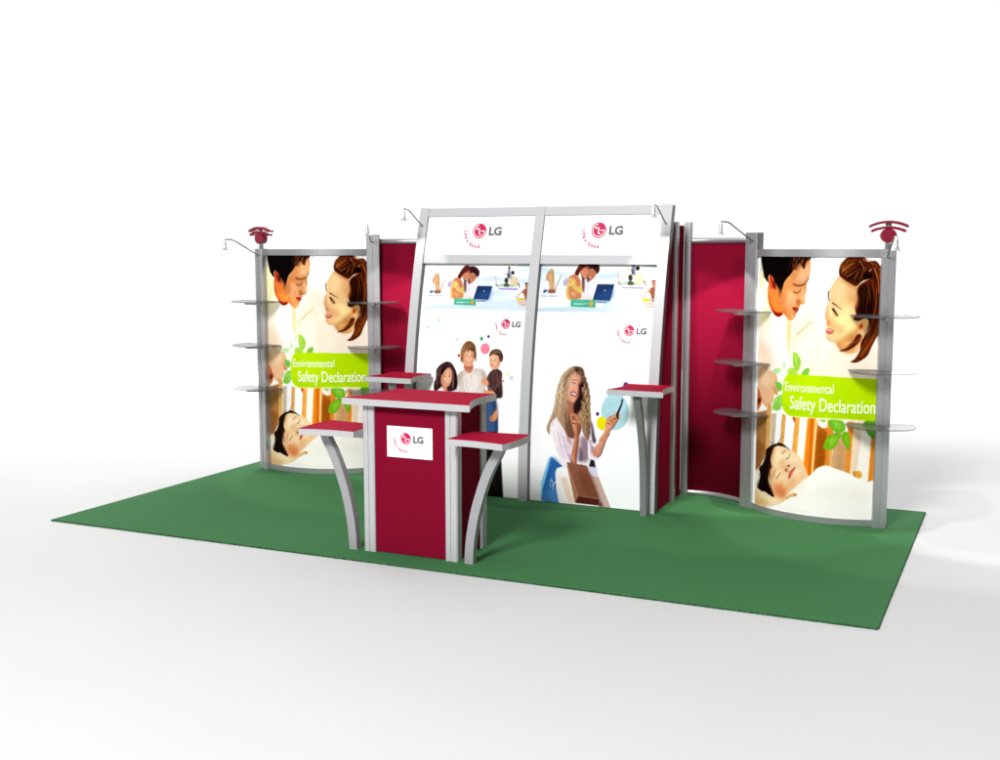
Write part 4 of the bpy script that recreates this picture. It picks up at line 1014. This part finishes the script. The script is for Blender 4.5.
def long_throw(ld):
    """focused beam: little fall-off over the length of the panel"""
    ld.use_nodes = True; t = ld.node_tree; em = t.nodes['Emission']; lf = t.nodes.new('ShaderNodeLightFalloff'); lf.inputs['Strength'].default_value = 1
    t.links.new(lf.outputs['Linear'], em.inputs['Strength'])
for i, (o, x, y, z, rz, lab) in enumerate(lamps):
    if o is None: o = copy_tree(L1 if i < 4 else L2)
    o.location = (x, y, z); o.rotation_euler = (0, 0, rz); tag(o, lab, 'lamp', 'arm lamps clipped along the top of the stand')
    reach, rise = (.385, .145) if i < 4 else (.33, .135)
    ld = bpy.data.lights.new('lamp_beam', 'SPOT'); ld.energy = LAMP_E[i]; ld.color = (1, .97, .93); ld.spot_size = math.radians(72); ld.spot_blend = .3; ld.shadow_soft_size = .012; long_throw(ld)
    lo = bpy.data.objects.new('lamp_beam', ld); COL.objects.link(lo); lo.parent = o
    lo.location = (0, -reach, rise - .1); lo.rotation_euler = (math.radians(31), 0, (0, 0, 0, 0, 0, 0)[i])
    if i < 2: lo.rotation_euler = (math.radians(31), 0, 0); lo.rotation_euler.rotate_axis('Y', 0); lo.delta_rotation_euler = (0, 0, (-1.0 if i == 0 else 1.0))
    if i < 4: ld.spot_size = math.radians(64); lo.rotation_euler = (math.radians(29), 0, 0)
    if i in (2, 3): lo.delta_rotation_euler = (0, 0, .65 if i == 2 else -.65)

# ------------------------------------------------------------------ burgundy finials on the end posts
def make_finial():
    e = empty('finial', (0, 0, 0), 0, '', '')
    lathe('stem', [(.021, 0), (.021, .20)], (0, 0, 0), M['alu'], e, 20)
    n = 36; rings = []
    for y in (-.032, -.029, .029, .032):
        r = .054 if abs(y) > .03 else .056; rings.append([(r * math.cos(k * 2 * PI / n), y, .098 + r * .9 * math.sin(k * 2 * PI / n)) for k in range(n)])
    sweep('drum', rings, M['red_gloss'], e, smooth=False)
    for zc, hw, sag in ((.156, .118, .026), (.196, .134, .032)):
        rings = []
        for i in range(25):
            t = -1 + i / 12; x = hw * t; z = zc - sag * t * t; th = .018
            rings.append([(x, -.04, z - th / 2), (x, .04, z - th / 2), (x, .04, z + th / 2), (x, -.04, z + th / 2)])
        o = sweep('arched_blade', rings, M['red_gloss'], e)
        for f in o.data.polygons: f.use_smooth = abs(f.normal.y) < .5 and len(f.vertices) == 4
    return e
f1 = make_finial(); f1.location = (2.765, 2.372, 2.06); f1.rotation_euler = (0, 0, .26); tag(f1, 'burgundy drum and double arch finial on top of the right end post', 'finial', 'finials on the end posts')
f2 = copy_tree(f1); f2.location = (-2.765, 2.372, 2.06); f2.rotation_euler = (0, 0, -.26); tag(f2, 'burgundy drum and double arch finial on top of the left end post', 'finial', 'finials on the end posts')

# ------------------------------------------------------------------ camera
cam = bpy.data.cameras.new('camera'); co = bpy.data.objects.new('camera', cam); COL.objects.link(co)
px, py, pz, yaw, pit, roll, f = 3.72925565, -6.43298255, 2.09368302, -.432375816, .116689871, -.001444, 1150.5015
F = Vector((math.sin(yaw) * math.cos(pit), math.cos(yaw) * math.cos(pit), -math.sin(pit)))
R = Vector((math.cos(yaw), -math.sin(yaw), 0)); U = R.cross(F)
c, s = math.cos(roll), math.sin(roll); R2, U2 = c * R + s * U, -s * R + c * U
co.matrix_world = Matrix(((R2.x, U2.x, -F.x, px), (R2.y, U2.y, -F.y, py), (R2.z, U2.z, -F.z, pz), (0, 0, 0, 1)))
cam.sensor_width = 36; cam.lens = 36 * f / 1000; cam.clip_end = 200; cam.clip_start = .05
S.camera = co

# ------------------------------------------------------------------ light
w = bpy.data.worlds.new('World'); S.world = w; w.use_nodes = True; nt = w.node_tree; bg = nt.nodes['Background']
tc = nt.nodes.new('ShaderNodeTexCoord'); dp = nt.nodes.new('ShaderNodeVectorMath'); dp.operation = 'DOT_PRODUCT'
dp.inputs[1].default_value = (-.52, .72, .46)
mr = nt.nodes.new('ShaderNodeMapRange'); mr.interpolation_type = 'SMOOTHSTEP'
mr.inputs['From Min'].default_value = .0; mr.inputs['From Max'].default_value = .5; mr.inputs['To Min'].default_value = .02; mr.inputs['To Max'].default_value = 1.06
nt.links.new(tc.outputs['Generated'], dp.inputs[0]); nt.links.new(dp.outputs['Value'], mr.inputs['Value'])
nt.links.new(mr.outputs['Result'], bg.inputs['Strength']); bg.inputs['Color'].default_value = (1, 1, 1, 1)
def area(name, loc, target, size, energy, col=(1, 1, 1)):
    ld = bpy.data.lights.new(name, 'AREA'); ld.shape = 'DISK'; ld.size = size; ld.energy = energy; ld.color = col
    o = bpy.data.objects.new(name, ld); COL.objects.link(o); o.location = loc
    o.rotation_euler = (Vector(target) - Vector(loc)).to_track_quat('-Z', 'Y').to_euler(); return o
area('front_light', (.6, -12.5, 10.0), (0, 1.5, .9), 4, 3400)
area('floor_wash', (-4.5, 12, 6), (-4.5, 12, 0), 7.0, 1500)
area('floor_wash_far', (-12, 8.5, 5), (-12, 8.5, 0), 6.0, 1300)
area('floor_wash_near', (4, 15.5, 5), (4, 15.5, 0), 6.0, 1300)
S.view_settings.view_transform = 'Standard'; S.view_settings.look = 'None'; S.view_settings.exposure = 0; S.view_settings.gamma = 1
S.cycles.use_denoising = True; S.cycles.max_bounces = 8
